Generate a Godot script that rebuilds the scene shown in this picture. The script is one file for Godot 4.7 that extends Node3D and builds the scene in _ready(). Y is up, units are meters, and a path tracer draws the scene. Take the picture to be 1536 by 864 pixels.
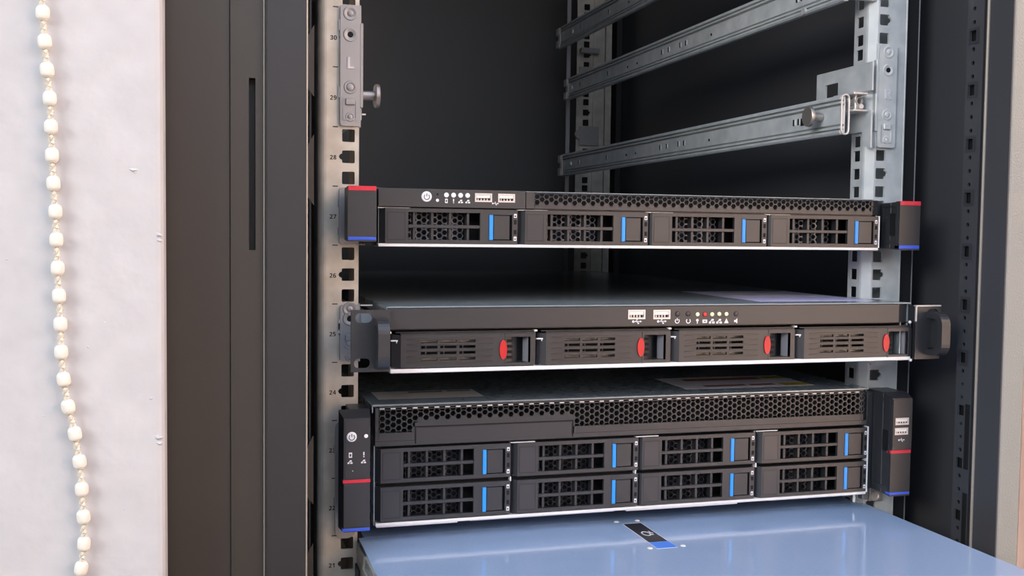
extends Node3D
# All lengths below are millimetres in the rack's own frame (x right, y up from the mark between units 21 and 22,
# z forward from the face of the mounting rails); U() turns them into metres.

const UNIT := 44.45
const LIFT := 1050.0
var org := {}          # node -> its base in millimetres
var used := {}
var M := {}
var FR := Transform3D.IDENTITY
var SD := Transform3D(Basis(Vector3(0, 0, 1), Vector3(0, 1, 0), Vector3(1, 0, 0)), Vector3.ZERO)   # u = z, v = y, w = x
var TP := Transform3D(Basis(Vector3(1, 0, 0), Vector3(0, 0, 1), Vector3(0, 1, 0)), Vector3.ZERO)   # u = x, v = z, w = y

func U(p: Vector3) -> Vector3:
	return (p + Vector3(0, LIFT, 0)) * 0.001

# ---------------------------------------------------------------- mesh builder
class MB:
	var v := PackedVector3Array()
	var n := PackedVector3Array()
	func tri(a: Vector3, b: Vector3, c: Vector3, nn: Vector3):
		triN(a, b, c, nn, nn, nn)
	func triN(a: Vector3, b: Vector3, c: Vector3, na: Vector3, nb: Vector3, nc: Vector3):
		if (b - a).cross(c - a).dot(na + nb + nc) > 0:
			v.append_array([a, c, b]); n.append_array([na, nc, nb])
		else:
			v.append_array([a, b, c]); n.append_array([na, nb, nc])
	func quad(a: Vector3, b: Vector3, c: Vector3, d: Vector3, nn: Vector3):
		tri(a, b, c, nn); tri(a, c, d, nn)
	func poly(p: Array, centre: Vector3):
		var nn: Vector3 = (p[1] - p[0]).cross(p[2] - p[0])
		if nn.length() < 1e-9 and p.size() > 3:
			nn = (p[2] - p[0]).cross(p[3] - p[0])
		nn = nn.normalized()
		if nn.dot(p[0] - centre) < 0:
			nn = -nn
		for i in range(1, p.size() - 1):
			tri(p[0], p[i], p[i + 1], nn)
	func box(x0: float, x1: float, y0: float, y1: float, z0: float, z1: float, b := 0.0, T := Transform3D.IDENTITY):
		var lo := Vector3(x0, y0, z0); var hi := Vector3(x1, y1, z1); var c := T * ((lo + hi) / 2)
		var P := func(sx, sy, sz, ax):
			var p := Vector3(hi.x if sx > 0 else lo.x, hi.y if sy > 0 else lo.y, hi.z if sz > 0 else lo.z)
			if ax != 0: p.x -= sx * b
			if ax != 1: p.y -= sy * b
			if ax != 2: p.z -= sz * b
			return T * p
		for s in [-1, 1]:
			poly([P.call(s, -1, -1, 0), P.call(s, 1, -1, 0), P.call(s, 1, 1, 0), P.call(s, -1, 1, 0)], c)
			poly([P.call(-1, s, -1, 1), P.call(1, s, -1, 1), P.call(1, s, 1, 1), P.call(-1, s, 1, 1)], c)
			poly([P.call(-1, -1, s, 2), P.call(1, -1, s, 2), P.call(1, 1, s, 2), P.call(-1, 1, s, 2)], c)
		if b <= 0:
			return
		for s in [-1, 1]:
			for t in [-1, 1]:
				poly([P.call(s, t, -1, 0), P.call(s, t, 1, 0), P.call(s, t, 1, 1), P.call(s, t, -1, 1)], c)
				poly([P.call(s, -1, t, 0), P.call(s, 1, t, 0), P.call(s, 1, t, 2), P.call(s, -1, t, 2)], c)
				poly([P.call(-1, s, t, 1), P.call(1, s, t, 1), P.call(1, s, t, 2), P.call(-1, s, t, 2)], c)
				for r in [-1, 1]:
					poly([P.call(s, t, r, 0), P.call(s, t, r, 1), P.call(s, t, r, 2)], c)
	func cyl(p0: Vector3, p1: Vector3, r0: float, r1: float, seg := 20, caps := true):
		var ax := (p1 - p0).normalized()
		var e := ax.cross(Vector3(0.31, 0.9, 0.2)).normalized(); var f := ax.cross(e)
		for i in seg:
			var a := TAU * i / seg; var b := TAU * (i + 1) / seg
			var da := e * cos(a) + f * sin(a); var db := e * cos(b) + f * sin(b)
			triN(p0 + da * r0, p0 + db * r0, p1 + db * r1, da, db, db)
			triN(p0 + da * r0, p1 + db * r1, p1 + da * r1, da, db, da)
			if caps:
				if r0 > 0: tri(p0, p0 + da * r0, p0 + db * r0, -ax)
				if r1 > 0: tri(p1, p1 + da * r1, p1 + db * r1, ax)
	func lathe(p0: Vector3, ax: Vector3, prof: Array, seg := 16):      # prof: [distance along, radius]
		var e := ax.cross(Vector3(0.31, 0.9, 0.2)).normalized(); var f := ax.cross(e)
		for k in prof.size() - 1:
			var A: Array = prof[k]; var B: Array = prof[k + 1]
			var slope := Vector2(A[1] - B[1], B[0] - A[0]).normalized()    # (along axis, outward)
			for i in seg:
				var a := TAU * i / seg; var b := TAU * (i + 1) / seg
				var da := e * cos(a) + f * sin(a); var db := e * cos(b) + f * sin(b)
				var na := da * slope.y + ax * slope.x; var nb := db * slope.y + ax * slope.x
				triN(p0 + ax * A[0] + da * A[1], p0 + ax * A[0] + db * A[1], p0 + ax * B[0] + db * B[1], na, nb, nb)
				triN(p0 + ax * A[0] + da * A[1], p0 + ax * B[0] + db * B[1], p0 + ax * B[0] + da * B[1], na, nb, na)
	func tube(path: Array, r: float, seg := 8):
		for k in path.size() - 1:
			cyl(path[k], path[k + 1], r, r, seg, true)
	# extrude a 2D outline (any simple polygon) from w0 to w1
	func extrude(p: PackedVector2Array, w0: float, w1: float, T := Transform3D.IDENTITY, caps := true):
		if not Geometry2D.is_polygon_clockwise(p):
			p = p.duplicate(); p.reverse()
		var k := p.size()
		var nw := T.basis * Vector3(0, 0, 1)
		for i in k:
			var a := p[i]; var b := p[(i + 1) % k]
			var d := (b - a).normalized()
			# clockwise in Godot's 2D (y down) is counter-clockwise with y up or the reverse; test with a point just off the edge
			var nn := Vector2(d.y, -d.x)
			if Geometry2D.is_point_in_polygon((a + b) / 2 + nn * 0.01, p):
				nn = -nn
			var N := T.basis * Vector3(nn.x, nn.y, 0)
			quad(T * Vector3(a.x, a.y, w0), T * Vector3(b.x, b.y, w0), T * Vector3(b.x, b.y, w1), T * Vector3(a.x, a.y, w1), N)
		if caps:
			var ix := Geometry2D.triangulate_polygon(p)
			for i in range(0, ix.size(), 3):
				for w in [w0, w1]:
					tri(T * Vector3(p[ix[i]].x, p[ix[i]].y, w), T * Vector3(p[ix[i + 1]].x, p[ix[i + 1]].y, w), T * Vector3(p[ix[i + 2]].x, p[ix[i + 2]].y, w), nw if w == w1 else -nw)
	# a rectangular cell of a plate with one star-shaped hole
	func cell(T: Transform3D, x0: float, x1: float, y0: float, y1: float, h: PackedVector2Array, w0: float, w1: float):
		var c := Vector2.ZERO
		for p in h: c += p
		c /= h.size()
		var an := []
		for p in h: an.append((p - c).angle())
		for p in [Vector2(x0, y0), Vector2(x1, y0), Vector2(x1, y1), Vector2(x0, y1)]: an.append((p - c).angle())
		an.sort()
		var inn := []; var out := []
		for a in an:
			var d := Vector2.from_angle(a)
			var best := 1e9
			for i in h.size():
				var hit = Geometry2D.segment_intersects_segment(c, c + d * 1000.0, h[i], h[(i + 1) % h.size()])
				if hit != null: best = minf(best, c.distance_to(hit))
			if best > 1e8:
				for p in h:
					if absf(angle_difference((p - c).angle(), a)) < 1e-3: best = c.distance_to(p)
			inn.append(c + d * best)
			var tx := 1e9; var ty := 1e9
			if absf(d.x) > 1e-9: tx = ((x1 if d.x > 0 else x0) - c.x) / d.x
			if absf(d.y) > 1e-9: ty = ((y1 if d.y > 0 else y0) - c.y) / d.y
			out.append(c + d * minf(tx, ty))
		var nw := T.basis * Vector3(0, 0, 1)
		for i in an.size():
			var j := (i + 1) % an.size()
			if inn[i].distance_to(inn[j]) < 1e-4 and out[i].distance_to(out[j]) < 1e-4:
				continue
			for w in [w0, w1]:
				quad(T * Vector3(inn[i].x, inn[i].y, w), T * Vector3(out[i].x, out[i].y, w), T * Vector3(out[j].x, out[j].y, w), T * Vector3(inn[j].x, inn[j].y, w), nw if w == w1 else -nw)
			var m: Vector2 = (inn[i] + inn[j]) / 2
			var nn := (c - m).normalized()
			var e: Vector2 = (inn[j] - inn[i])
			if e.length() > 1e-5:
				nn = Vector2(e.y, -e.x).normalized()
				if nn.dot(c - m) < 0: nn = -nn
			quad(T * Vector3(inn[i].x, inn[i].y, w0), T * Vector3(inn[j].x, inn[j].y, w0), T * Vector3(inn[j].x, inn[j].y, w1), T * Vector3(inn[i].x, inn[i].y, w1), T.basis * Vector3(nn.x, nn.y, 0))
	# a plate with rectangular holes [x0, x1, y0, y1]
	func grid(T: Transform3D, x0: float, x1: float, y0: float, y1: float, holes: Array, w0: float, w1: float):
		var xs := [x0, x1]; var ys := [y0, y1]
		for h in holes:
			for x in [h[0], h[1]]:
				if x > x0 and x < x1 and not x in xs: xs.append(x)
			for y in [h[2], h[3]]:
				if y > y0 and y < y1 and not y in ys: ys.append(y)
		xs.sort(); ys.sort()
		var solid := func(i, j):
			if i < 0 or j < 0 or i >= xs.size() - 1 or j >= ys.size() - 1: return false
			var cx: float = (xs[i] + xs[i + 1]) / 2; var cy: float = (ys[j] + ys[j + 1]) / 2
			for h in holes:
				if cx > h[0] and cx < h[1] and cy > h[2] and cy < h[3]: return false
			return true
		var B := T.basis
		for i in xs.size() - 1:
			for j in ys.size() - 1:
				if not solid.call(i, j): continue
				var a: float = xs[i]; var b: float = xs[i + 1]; var c: float = ys[j]; var d: float = ys[j + 1]
				quad(T * Vector3(a, c, w1), T * Vector3(b, c, w1), T * Vector3(b, d, w1), T * Vector3(a, d, w1), B * Vector3(0, 0, 1))
				quad(T * Vector3(a, c, w0), T * Vector3(b, c, w0), T * Vector3(b, d, w0), T * Vector3(a, d, w0), B * Vector3(0, 0, -1))
				if not solid.call(i - 1, j): quad(T * Vector3(a, c, w0), T * Vector3(a, d, w0), T * Vector3(a, d, w1), T * Vector3(a, c, w1), B * Vector3(-1, 0, 0))
				if not solid.call(i + 1, j): quad(T * Vector3(b, c, w0), T * Vector3(b, d, w0), T * Vector3(b, d, w1), T * Vector3(b, c, w1), B * Vector3(1, 0, 0))
				if not solid.call(i, j - 1): quad(T * Vector3(a, c, w0), T * Vector3(b, c, w0), T * Vector3(b, c, w1), T * Vector3(a, c, w1), B * Vector3(0, -1, 0))
				if not solid.call(i, j + 1): quad(T * Vector3(a, d, w0), T * Vector3(b, d, w0), T * Vector3(b, d, w1), T * Vector3(a, d, w1), B * Vector3(0, 1, 0))
	# one hexagon of a perforated sheet: ring (hole > 0) or solid; flat top
	func hexcell(T: Transform3D, cx: float, cy: float, R: float, r: float, w0: float, w1: float):
		var nw := T.basis * Vector3(0, 0, 1)
		for i in 6:
			var a := Vector2.from_angle(TAU * i / 6); var b := Vector2.from_angle(TAU * (i + 1) / 6)
			var c := Vector2(cx, cy)
			if r <= 0:
				tri(T * Vector3(cx, cy, w1 - 0.12), T * Vector3((c + a * R).x, (c + a * R).y, w1 - 0.12), T * Vector3((c + b * R).x, (c + b * R).y, w1 - 0.12), nw)
				continue
			var pa := c + a * R; var pb := c + b * R; var qa := c + a * r; var qb := c + b * r
			quad(T * Vector3(qa.x, qa.y, w1), T * Vector3(pa.x, pa.y, w1), T * Vector3(pb.x, pb.y, w1), T * Vector3(qb.x, qb.y, w1), nw)
			var m := -(a + b).normalized()
			quad(T * Vector3(qa.x, qa.y, w0), T * Vector3(qb.x, qb.y, w0), T * Vector3(qb.x, qb.y, w1), T * Vector3(qa.x, qa.y, w1), T.basis * Vector3(m.x, m.y, 0))
	# a block whose back and front rectangles differ: [x0, x1, y0, y1, z]
	func loft(a: Array, b: Array):
		var q := func(r): return [Vector3(r[0], r[2], r[4]), Vector3(r[1], r[2], r[4]), Vector3(r[1], r[3], r[4]), Vector3(r[0], r[3], r[4])]
		var A: Array = q.call(a); var B: Array = q.call(b)
		var c := Vector3.ZERO
		for p in A + B: c += p / 8.0
		poly(A, c); poly(B, c)
		for i in 4: poly([A[i], A[(i + 1) % 4], B[(i + 1) % 4], B[i]], c)
	func mesh(base: Vector3) -> ArrayMesh:
		var p := PackedVector3Array(); p.resize(v.size())
		for i in v.size(): p[i] = (v[i] - base) * 0.001
		var arr := []; arr.resize(Mesh.ARRAY_MAX)
		arr[Mesh.ARRAY_VERTEX] = p; arr[Mesh.ARRAY_NORMAL] = n
		var m := ArrayMesh.new()
		m.add_surface_from_arrays(Mesh.PRIMITIVE_TRIANGLES, arr)
		return m

func rr(cx: float, cy: float, hx: float, hy: float, r: float, seg := 3) -> PackedVector2Array:
	var p := PackedVector2Array()
	for k in 4:
		var s := Vector2([1, -1, -1, 1][k], [1, 1, -1, -1][k])
		for i in seg + 1:
			p.append(Vector2(cx, cy) + s * Vector2(hx - r, hy - r) + Vector2.from_angle(k * PI / 2 + i * PI / 2 / seg) * r)
	return p

func disc(cx: float, cy: float, r: float, seg := 20) -> PackedVector2Array:
	var p := PackedVector2Array()
	for i in seg: p.append(Vector2(cx, cy) + Vector2.from_angle(TAU * i / seg) * r)
	return p

# ---------------------------------------------------------------- scene tree helpers
func numbered(called: String) -> String:
	if not used.has(called):
		used[called] = 0
		return called
	used[called] += 1
	return "%s_%03d" % [called, used[called]]

func tag(o: Node3D, label: String, category: String, group := "") -> Node3D:
	o.set_meta("label", label); o.set_meta("category", category)
	if group: o.set_meta("group", group)
	return o

func thing(called: String, base: Vector3, label: String, category: String, group := "") -> Node3D:
	var o := Node3D.new(); o.name = numbered(called)
	add_child(o, true); o.position = U(base); org[o] = base
	return tag(o, label, category, group)

func part(called: String, mb: MB, mat: Material, parent: Node3D, label := "") -> MeshInstance3D:
	var o := MeshInstance3D.new(); o.name = called
	o.mesh = mb.mesh(org[parent]); o.material_override = mat
	parent.add_child(o, true); org[o] = org[parent]
	if label: o.set_meta("label", label)
	return o

func bxp(called: String, x0: float, x1: float, y0: float, y1: float, z0: float, z1: float, b: float, mat: Material, parent: Node3D, label := "") -> MeshInstance3D:
	var mb := MB.new(); mb.box(x0, x1, y0, y1, z0, z1, b)
	return part(called, mb, mat, parent, label)

func boxes(called: String, list: Array, b: float, m: Material, parent: Node3D, label := ""):
	for q in list: bxp(called, q[0], q[1], q[2], q[3], q[4], q[5], b, m, parent, label)

func struct(called: String, mb: MB, mat: Material, base := Vector3.ZERO) -> MeshInstance3D:
	var o := MeshInstance3D.new(); o.name = called
	o.mesh = mb.mesh(base); o.material_override = mat
	add_child(o, true); o.position = U(base); org[o] = base
	o.set_meta("kind", "structure")
	return o

var font: SystemFont
func text(called: String, s: String, cap: float, at: Vector3, mat: Material, parent: Node3D, depth := 0.25) -> MeshInstance3D:
	var t := TextMesh.new(); t.font = font; t.text = s; t.font_size = 32
	t.pixel_size = cap / 22.9 * 0.001; t.depth = depth * 0.001; t.curve_step = 2.0
	var o := MeshInstance3D.new(); o.name = called; o.mesh = t; o.material_override = mat
	parent.add_child(o, true); o.position = (at - org[parent]) * 0.001; org[o] = org[parent]
	return o

# ---------------------------------------------------------------- materials
func noise_image(seed_: int, freq: float, size := 256, octaves := 3) -> Image:
	var f := FastNoiseLite.new(); f.seed = seed_; f.frequency = freq; f.fractal_octaves = octaves
	return f.get_seamless_image(size, size)

func ramp(img: Image, a: Color, b: Color) -> ImageTexture:
	var o := Image.create(img.get_width(), img.get_height(), false, Image.FORMAT_RGB8)
	for y in img.get_height():
		for x in img.get_width():
			o.set_pixel(x, y, a.lerp(b, img.get_pixel(x, y).r))
	return ImageTexture.create_from_image(o)

func bump(img: Image, k: float) -> ImageTexture:
	var o: Image = img.duplicate(); o.convert(Image.FORMAT_RGBA8); o.bump_map_to_normal_map(k)
	return ImageTexture.create_from_image(o)

func mat(called: String, c: Color, rough: float, metal := 0.0, spec := 0.5) -> StandardMaterial3D:
	var m := StandardMaterial3D.new(); m.albedo_color = c; m.roughness = rough; m.metallic = metal; m.metallic_specular = spec
	M[called] = m
	return m

func tri_map(m: StandardMaterial3D, scale: float):
	m.uv1_triplanar = true; m.uv1_world_triplanar = true; m.uv1_scale = Vector3.ONE * scale

func make_materials():
	var grain := bump(noise_image(3, 0.09, 256, 2), 3.0)
	var fine := noise_image(5, 0.06)
	var blotch := noise_image(8, 0.018)
	var m := mat("plastic", Color(0.19, 0.195, 0.205), 0.37, 0.0, 0.58)
	m.normal_enabled = true; m.normal_texture = grain; m.normal_scale = 0.12; tri_map(m, 70)
	mat("plastic_dark", Color(0.13, 0.13, 0.14), 0.45)
	mat("satin", Color(0.24, 0.24, 0.25), 0.3)
	mat("void", Color(0.02, 0.02, 0.025), 0.8)
	mat("core", Color(0.07, 0.07, 0.075), 0.7)
	mat("comb", Color(0.55, 0.55, 0.57), 0.45, 0.2)
	m = mat("powder", Color(0.19, 0.19, 0.195), 0.42)
	m.normal_enabled = true; m.normal_texture = grain; m.normal_scale = 0.16; tri_map(m, 60)
	m = mat("inside", Color(0.27, 0.272, 0.285), 0.42)
	m.normal_enabled = true; m.normal_texture = grain; m.normal_scale = 0.14; tri_map(m, 60)
	m = mat("back", Color(0.37, 0.365, 0.355), 0.45)
	m.normal_enabled = true; m.normal_texture = grain; m.normal_scale = 0.14; tri_map(m, 60)
	m = mat("filler", Color(0.25, 0.235, 0.215), 0.38)
	m.normal_enabled = true; m.normal_texture = grain; m.normal_scale = 0.14; tri_map(m, 60)
	m = mat("galv", Color.WHITE, 0.45, 0.2)
	m.albedo_texture = ramp(blotch, Color(0.76, 0.735, 0.68), Color(0.87, 0.85, 0.80)); tri_map(m, 9)
	m = mat("zinc", Color.WHITE, 0.36, 0.15)
	m.albedo_texture = ramp(blotch, Color(0.76, 0.78, 0.78), Color(0.88, 0.89, 0.88)); tri_map(m, 8)
	m = mat("cast", Color(0.66, 0.655, 0.65), 0.42, 0.25)
	m = mat("lid", Color.WHITE, 0.1, 0.0, 0.95)
	m.albedo_texture = ramp(fine, Color(0.60, 0.70, 0.83), Color(0.62, 0.72, 0.85)); tri_map(m, 22)
	m = mat("cover", Color.WHITE, 0.26, 0.4)
	m.albedo_texture = ramp(fine, Color(0.56, 0.61, 0.63), Color(0.64, 0.68, 0.70)); tri_map(m, 6)
	mat("lip", Color(0.92, 0.92, 0.91), 0.4, 0.1)
	mat("steel", Color(0.72, 0.69, 0.66), 0.4, 0.75)
	mat("shell", Color(0.86, 0.84, 0.82), 0.35, 0.35)
	mat("white", Color(0.92, 0.92, 0.93), 0.5)
	mat("tongue", Color(0.93, 0.92, 0.9), 0.45)
	mat("red", Color(0.85, 0.2, 0.27), 0.35)
	mat("blue", Color(0.24, 0.38, 0.85), 0.35)
	mat("cyan", Color(0.2, 0.6, 0.93), 0.35)
	mat("red_button", Color(0.78, 0.16, 0.17), 0.35)
	mat("lamp_white", Color(0.93, 0.94, 0.95), 0.3)
	mat("lamp_pale", Color(0.9, 0.9, 0.76), 0.3)
	mat("lamp_red", Color(0.85, 0.2, 0.2), 0.25)
	mat("ink", Color(0.13, 0.09, 0.06), 0.7)
	mat("worn_glint", Color(0.66, 0.62, 0.57), 0.4, 0.2)  # real wear on the right post, painted edge highlights on the left
	mat("comb_dark", Color(0.26, 0.26, 0.28), 0.5, 0.3)
	mat("sticker", Color(0.8, 0.78, 0.74), 0.5)
	mat("sticker_white", Color(0.86, 0.85, 0.86), 0.45)
	mat("sticker_violet", Color(0.78, 0.77, 0.92), 0.4)
	mat("print_red", Color(0.5, 0.22, 0.18), 0.5)
	mat("print_yellow", Color(0.66, 0.6, 0.1), 0.5)
	mat("print_grey", Color(0.3, 0.29, 0.28), 0.5)
	mat("tag_black", Color(0.16, 0.16, 0.18), 0.35)
	mat("tag_blue", Color(0.3, 0.55, 0.95), 0.35)
	m = mat("trim", Color(0.60, 0.61, 0.59), 0.5)  # pale tone paints in a bright reflection on dark cabinet paint
	m.normal_enabled = true; m.normal_texture = grain; m.normal_scale = 0.5; tri_map(m, 22)
	m = mat("wall", Color.WHITE, 0.75)
	m.albedo_texture = ramp(blotch, Color(0.77, 0.772, 0.775), Color(0.805, 0.807, 0.81))
	m.normal_enabled = true; m.normal_texture = bump(noise_image(21, 0.03, 256, 4), 4.0); m.normal_scale = 0.15; tri_map(m, 6)
	mat("bead", Color(0.95, 0.93, 0.88), 0.4)
	mat("cord", Color(0.88, 0.86, 0.8), 0.8)
	m = mat("wood", Color.WHITE, 0.5)
	var g := Image.create(256, 256, false, Image.FORMAT_RGB8)
	var f := FastNoiseLite.new(); f.seed = 4; f.frequency = 0.02
	for y in 256:
		for x in 256:
			var k := 0.5 + 0.5 * sin(x * 0.35 + 6.0 * f.get_noise_2d(x * 2.0, y * 0.25))
			g.set_pixel(x, y, Color(0.72, 0.63, 0.58).lerp(Color(0.79, 0.70, 0.65), k))
	m.albedo_texture = ImageTexture.create_from_image(g); tri_map(m, 2.5)
	mat("floor", Color(0.42, 0.36, 0.3), 0.5)
	mat("plaster", Color(0.6, 0.6, 0.6), 0.8)

# ---------------------------------------------------------------- small shared bits
func power_icon(mb: MB, cx: float, cy: float, z: float, r: float, t := 0.35):
	for i in 18:
		var a := deg_to_rad(130 + i * (280.0 / 18)); var b := deg_to_rad(130 + (i + 1) * (280.0 / 18))
		var A := Vector2.from_angle(a); var B := Vector2.from_angle(b)
		mb.quad(Vector3(cx + A.x * r, cy + A.y * r, z), Vector3(cx + B.x * r, cy + B.y * r, z), Vector3(cx + B.x * (r - t), cy + B.y * (r - t), z), Vector3(cx + A.x * (r - t), cy + A.y * (r - t), z), Vector3(0, 0, 1))
	mb.box(cx - t / 2, cx + t / 2, cy + r * 0.15, cy + r * 1.1, z - 0.05, z)

func net_icon(mb: MB, cx: float, cy: float, z: float, s := 1.0):
	mb.box(cx - 0.2 * s, cx + 0.9 * s, cy + 0.1 * s, cy + 1.0 * s, z - 0.1, z)
	mb.box(cx - 1.5 * s, cx - 0.4 * s, cy - 1.1 * s, cy - 0.2 * s, z - 0.1, z)
	mb.box(cx + 0.1 * s, cx + 1.4 * s, cy - 1.1 * s, cy - 0.2 * s, z - 0.1, z)
	mb.extrude(PackedVector2Array([Vector2(cx - 1.1 * s, cy - 0.3 * s), Vector2(cx - 0.2 * s, cy + 0.7 * s), Vector2(cx + 0.1 * s, cy + 0.4 * s), Vector2(cx - 0.7 * s, cy - 0.4 * s)]), z - 0.1, z)

func usb_icon(mb: MB, cx: float, cy: float, z: float, s := 1.0):
	mb.box(cx - 2.2 * s, cx + 1.9 * s, cy - 0.2 * s, cy + 0.2 * s, z - 0.1, z)
	mb.extrude(disc(cx - 2.1 * s, cy, 0.7 * s, 12), z - 0.1, z)
	mb.extrude(PackedVector2Array([Vector2(cx + 1.6 * s, cy - 0.6 * s), Vector2(cx + 2.7 * s, cy), Vector2(cx + 1.6 * s, cy + 0.6 * s)]), z - 0.1, z)
	mb.extrude(disc(cx - 0.1 * s, cy + 0.9 * s, 0.4 * s, 10), z - 0.1, z)
	mb.box(cx + 0.3 * s, cx + 1.1 * s, cy - 1.3 * s, cy - 0.6 * s, z - 0.1, z)
	mb.extrude(PackedVector2Array([Vector2(cx - 1.2 * s, cy), Vector2(cx - 0.2 * s, cy + 1.0 * s), Vector2(cx + 0.1 * s, cy + 0.8 * s), Vector2(cx - 0.7 * s, cy)]), z - 0.1, z)
	mb.extrude(PackedVector2Array([Vector2(cx - 0.5 * s, cy), Vector2(cx + 0.5 * s, cy - 1.0 * s), Vector2(cx + 0.7 * s, cy - 0.7 * s), Vector2(cx, cy)]), z - 0.1, z)

func usb_port(cx: float, cy: float, z: float, parent: Node3D, w := 12.8, h := 6.0, deep := 6.0):
	var mb := MB.new()
	mb.cell(FR, cx - w / 2 - 0.4, cx + w / 2 + 0.4, cy - h / 2 - 0.4, cy + h / 2 + 0.4, rr(cx, cy, w / 2 - 0.8, h / 2 - 0.8, 0.4, 1), z - deep, z + 0.25)
	var p := part("usb_port", mb, M.shell, parent)
	bxp("socket", cx - w / 2 + 0.7, cx + w / 2 - 0.7, cy - h / 2 + 0.7, cy + h / 2 - 0.7, z - deep - 0.2, z - deep + 0.1, 0, M.plastic_dark, p)
	bxp("tongue", cx - w / 2 + 1.0, cx + w / 2 - 1.0, cy - 0.3, cy + h / 2 - 0.9, z - deep + 0.1, z - 0.1, 0.1, M.tongue, p)
	boxes("contact", range(4).map(func(i): return [cx - 4.2 + i * 2.4, cx - 3.1 + i * 2.4, cy - h / 2 + 0.9, cy - 0.5, z - deep + 0.1, z - deep + 0.4]), 0, M.shell, p)

# perforated sheet: columns on the x axis, hexagons flat side up
func hex_sheet(x0: float, x1: float, y0: float, y1: float, pitch: float, hole: float, z0: float, z1: float, skip: Callable) -> MB:
	var mb := MB.new()
	var R := pitch / sqrt(3.0); var dx := R * 1.5
	var n := int((x1 - x0) / dx) + 1
	for i in n:
		var cx := x0 + i * dx
		var cy := y1 - (pitch / 2 if i % 2 == 1 else 0.0)
		while cy >= y0 - 0.01:
			if not skip.call(cx, cy): mb.hexcell(FR, cx, cy, R, hole, z0, z1)
			else: mb.hexcell(FR, cx, cy, R, 0, z0, z1)
			cy -= pitch
	return mb

# ---------------------------------------------------------------- drive trays
# with the blue strip; origin at the tray's lower left front corner, 107 wide and 26.3 high
func blue_tray(parent: Node3D, o: Vector3, proto: MeshInstance3D = null, comb := "comb") -> MeshInstance3D:
	if proto:
		var c: MeshInstance3D = proto.duplicate(); c.name = "drive_tray"
		parent.add_child(c, true)
		c.position = (o - org[parent]) * 0.001
		return c
	var holder := Node3D.new(); org[holder] = Vector3.ZERO
	var mb := MB.new()
	mb.grid(FR, 4.6, 106.5, 0, 26.3, [[21.8, 77.0, 2.9, 23.4], [83.9, 102.2, 2.9, 22.3]], -3.0, 0)
	mb.quad(Vector3(4.6, 0, 0), Vector3(4.6, 26.3, 0), Vector3(0.4, 26.3, -5), Vector3(0.4, 0, -5), Vector3(-0.75, 0, 0.65).normalized())
	mb.box(0.4, 1.6, 0, 26.3, -40, -5); mb.box(105.3, 106.5, 0, 26.3, -40, -3.01)
	mb.box(1.6, 105.3, 0, 1.0, -40, -3.01); mb.box(1.6, 105.3, 25.3, 26.3, -40, -3.01)
	mb.box(83.2, 83.5, 0.2, 26.1, -0.3, 0.12)
	var t := part("drive_tray", mb, M.plastic, holder)
	boxes("plate_groove", [[5.8, 19.5, 2.5, 2.9, -0.5, 0.05], [5.8, 19.5, 22.9, 23.3, -0.5, 0.05], [5.8, 6.2, 2.9, 22.9, -0.5, 0.05], [19.1, 19.5, 2.9, 22.9, -0.5, 0.05]], 0, M.plastic_dark, t)
	bxp("name_plate", 6.3, 19.0, 3.0, 22.8, -0.4, 0.1, 0.05, M.satin, t)
	mb = MB.new()
	mb.box(21.8, 77.0, 11.6, 14.2, -3.2, -0.4, 0.3)
	for x in [25.6, 39.4, 53.1, 66.9]:
		mb.box(x, x + 2.0, 2.9, 23.4, -9.0, -1.8, 0.2)
	part("grille_bars", mb, M.plastic, t)
	mb = MB.new()
	var R := 4.6 / sqrt(3.0)
	for i in 15:
		for j in 6:
			var cx := 24.5 + i * R * 1.5; var cy := 1.5 + j * 4.6 + (2.3 if i % 2 else 0.0)
			if cx < 66 and cy < 24: mb.hexcell(FR, cx, cy, R, R * 0.78, -14.0, -13.0)
	part("honeycomb_screen", mb, M[comb], t)
	bxp("drive", 2.0, 105.0, 1.2, 25.0, -40, -22, 0, M.core, t)
	bxp("handle_strip", 84.0, 87.0, 3.0, 22.2, -2.8, 0.9, 0.3, M.cyan, t, "bright blue strip")
	bxp("latch_button", 87.4, 100.2, 3.5, 21.8, -2.6, 0.4, 0.35, M.plastic, t)
	bxp("button_gap", 83.9, 102.2, 2.9, 22.3, -3.4, -2.9, 0, M.void, t)
	mb = MB.new()
	mb.box(103.5, 105.7, 15.2, 18.6, -0.3, 0.1); mb.box(103.5, 105.7, 7.6, 11.0, -0.3, 0.1)
	part("status_window", mb, M.void, t)
	mb = MB.new()
	mb.cell(FR, 103.5, 105.7, 20.3, 23.3, rr(104.6, 21.5, 0.6, 0.7, 0.2, 1), 0.0, 0.15)
	mb.cell(FR, 103.5, 105.7, 2.7, 5.9, rr(104.6, 4.0, 0.6, 0.7, 0.2, 1), 0.0, 0.15)
	part("printed_icon", mb, M.white, t)
	holder.remove_child(t)
	parent.add_child(t, true)
	t.position = (o - org[parent]) * 0.001
	org[t] = org[parent]
	return t

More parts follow.
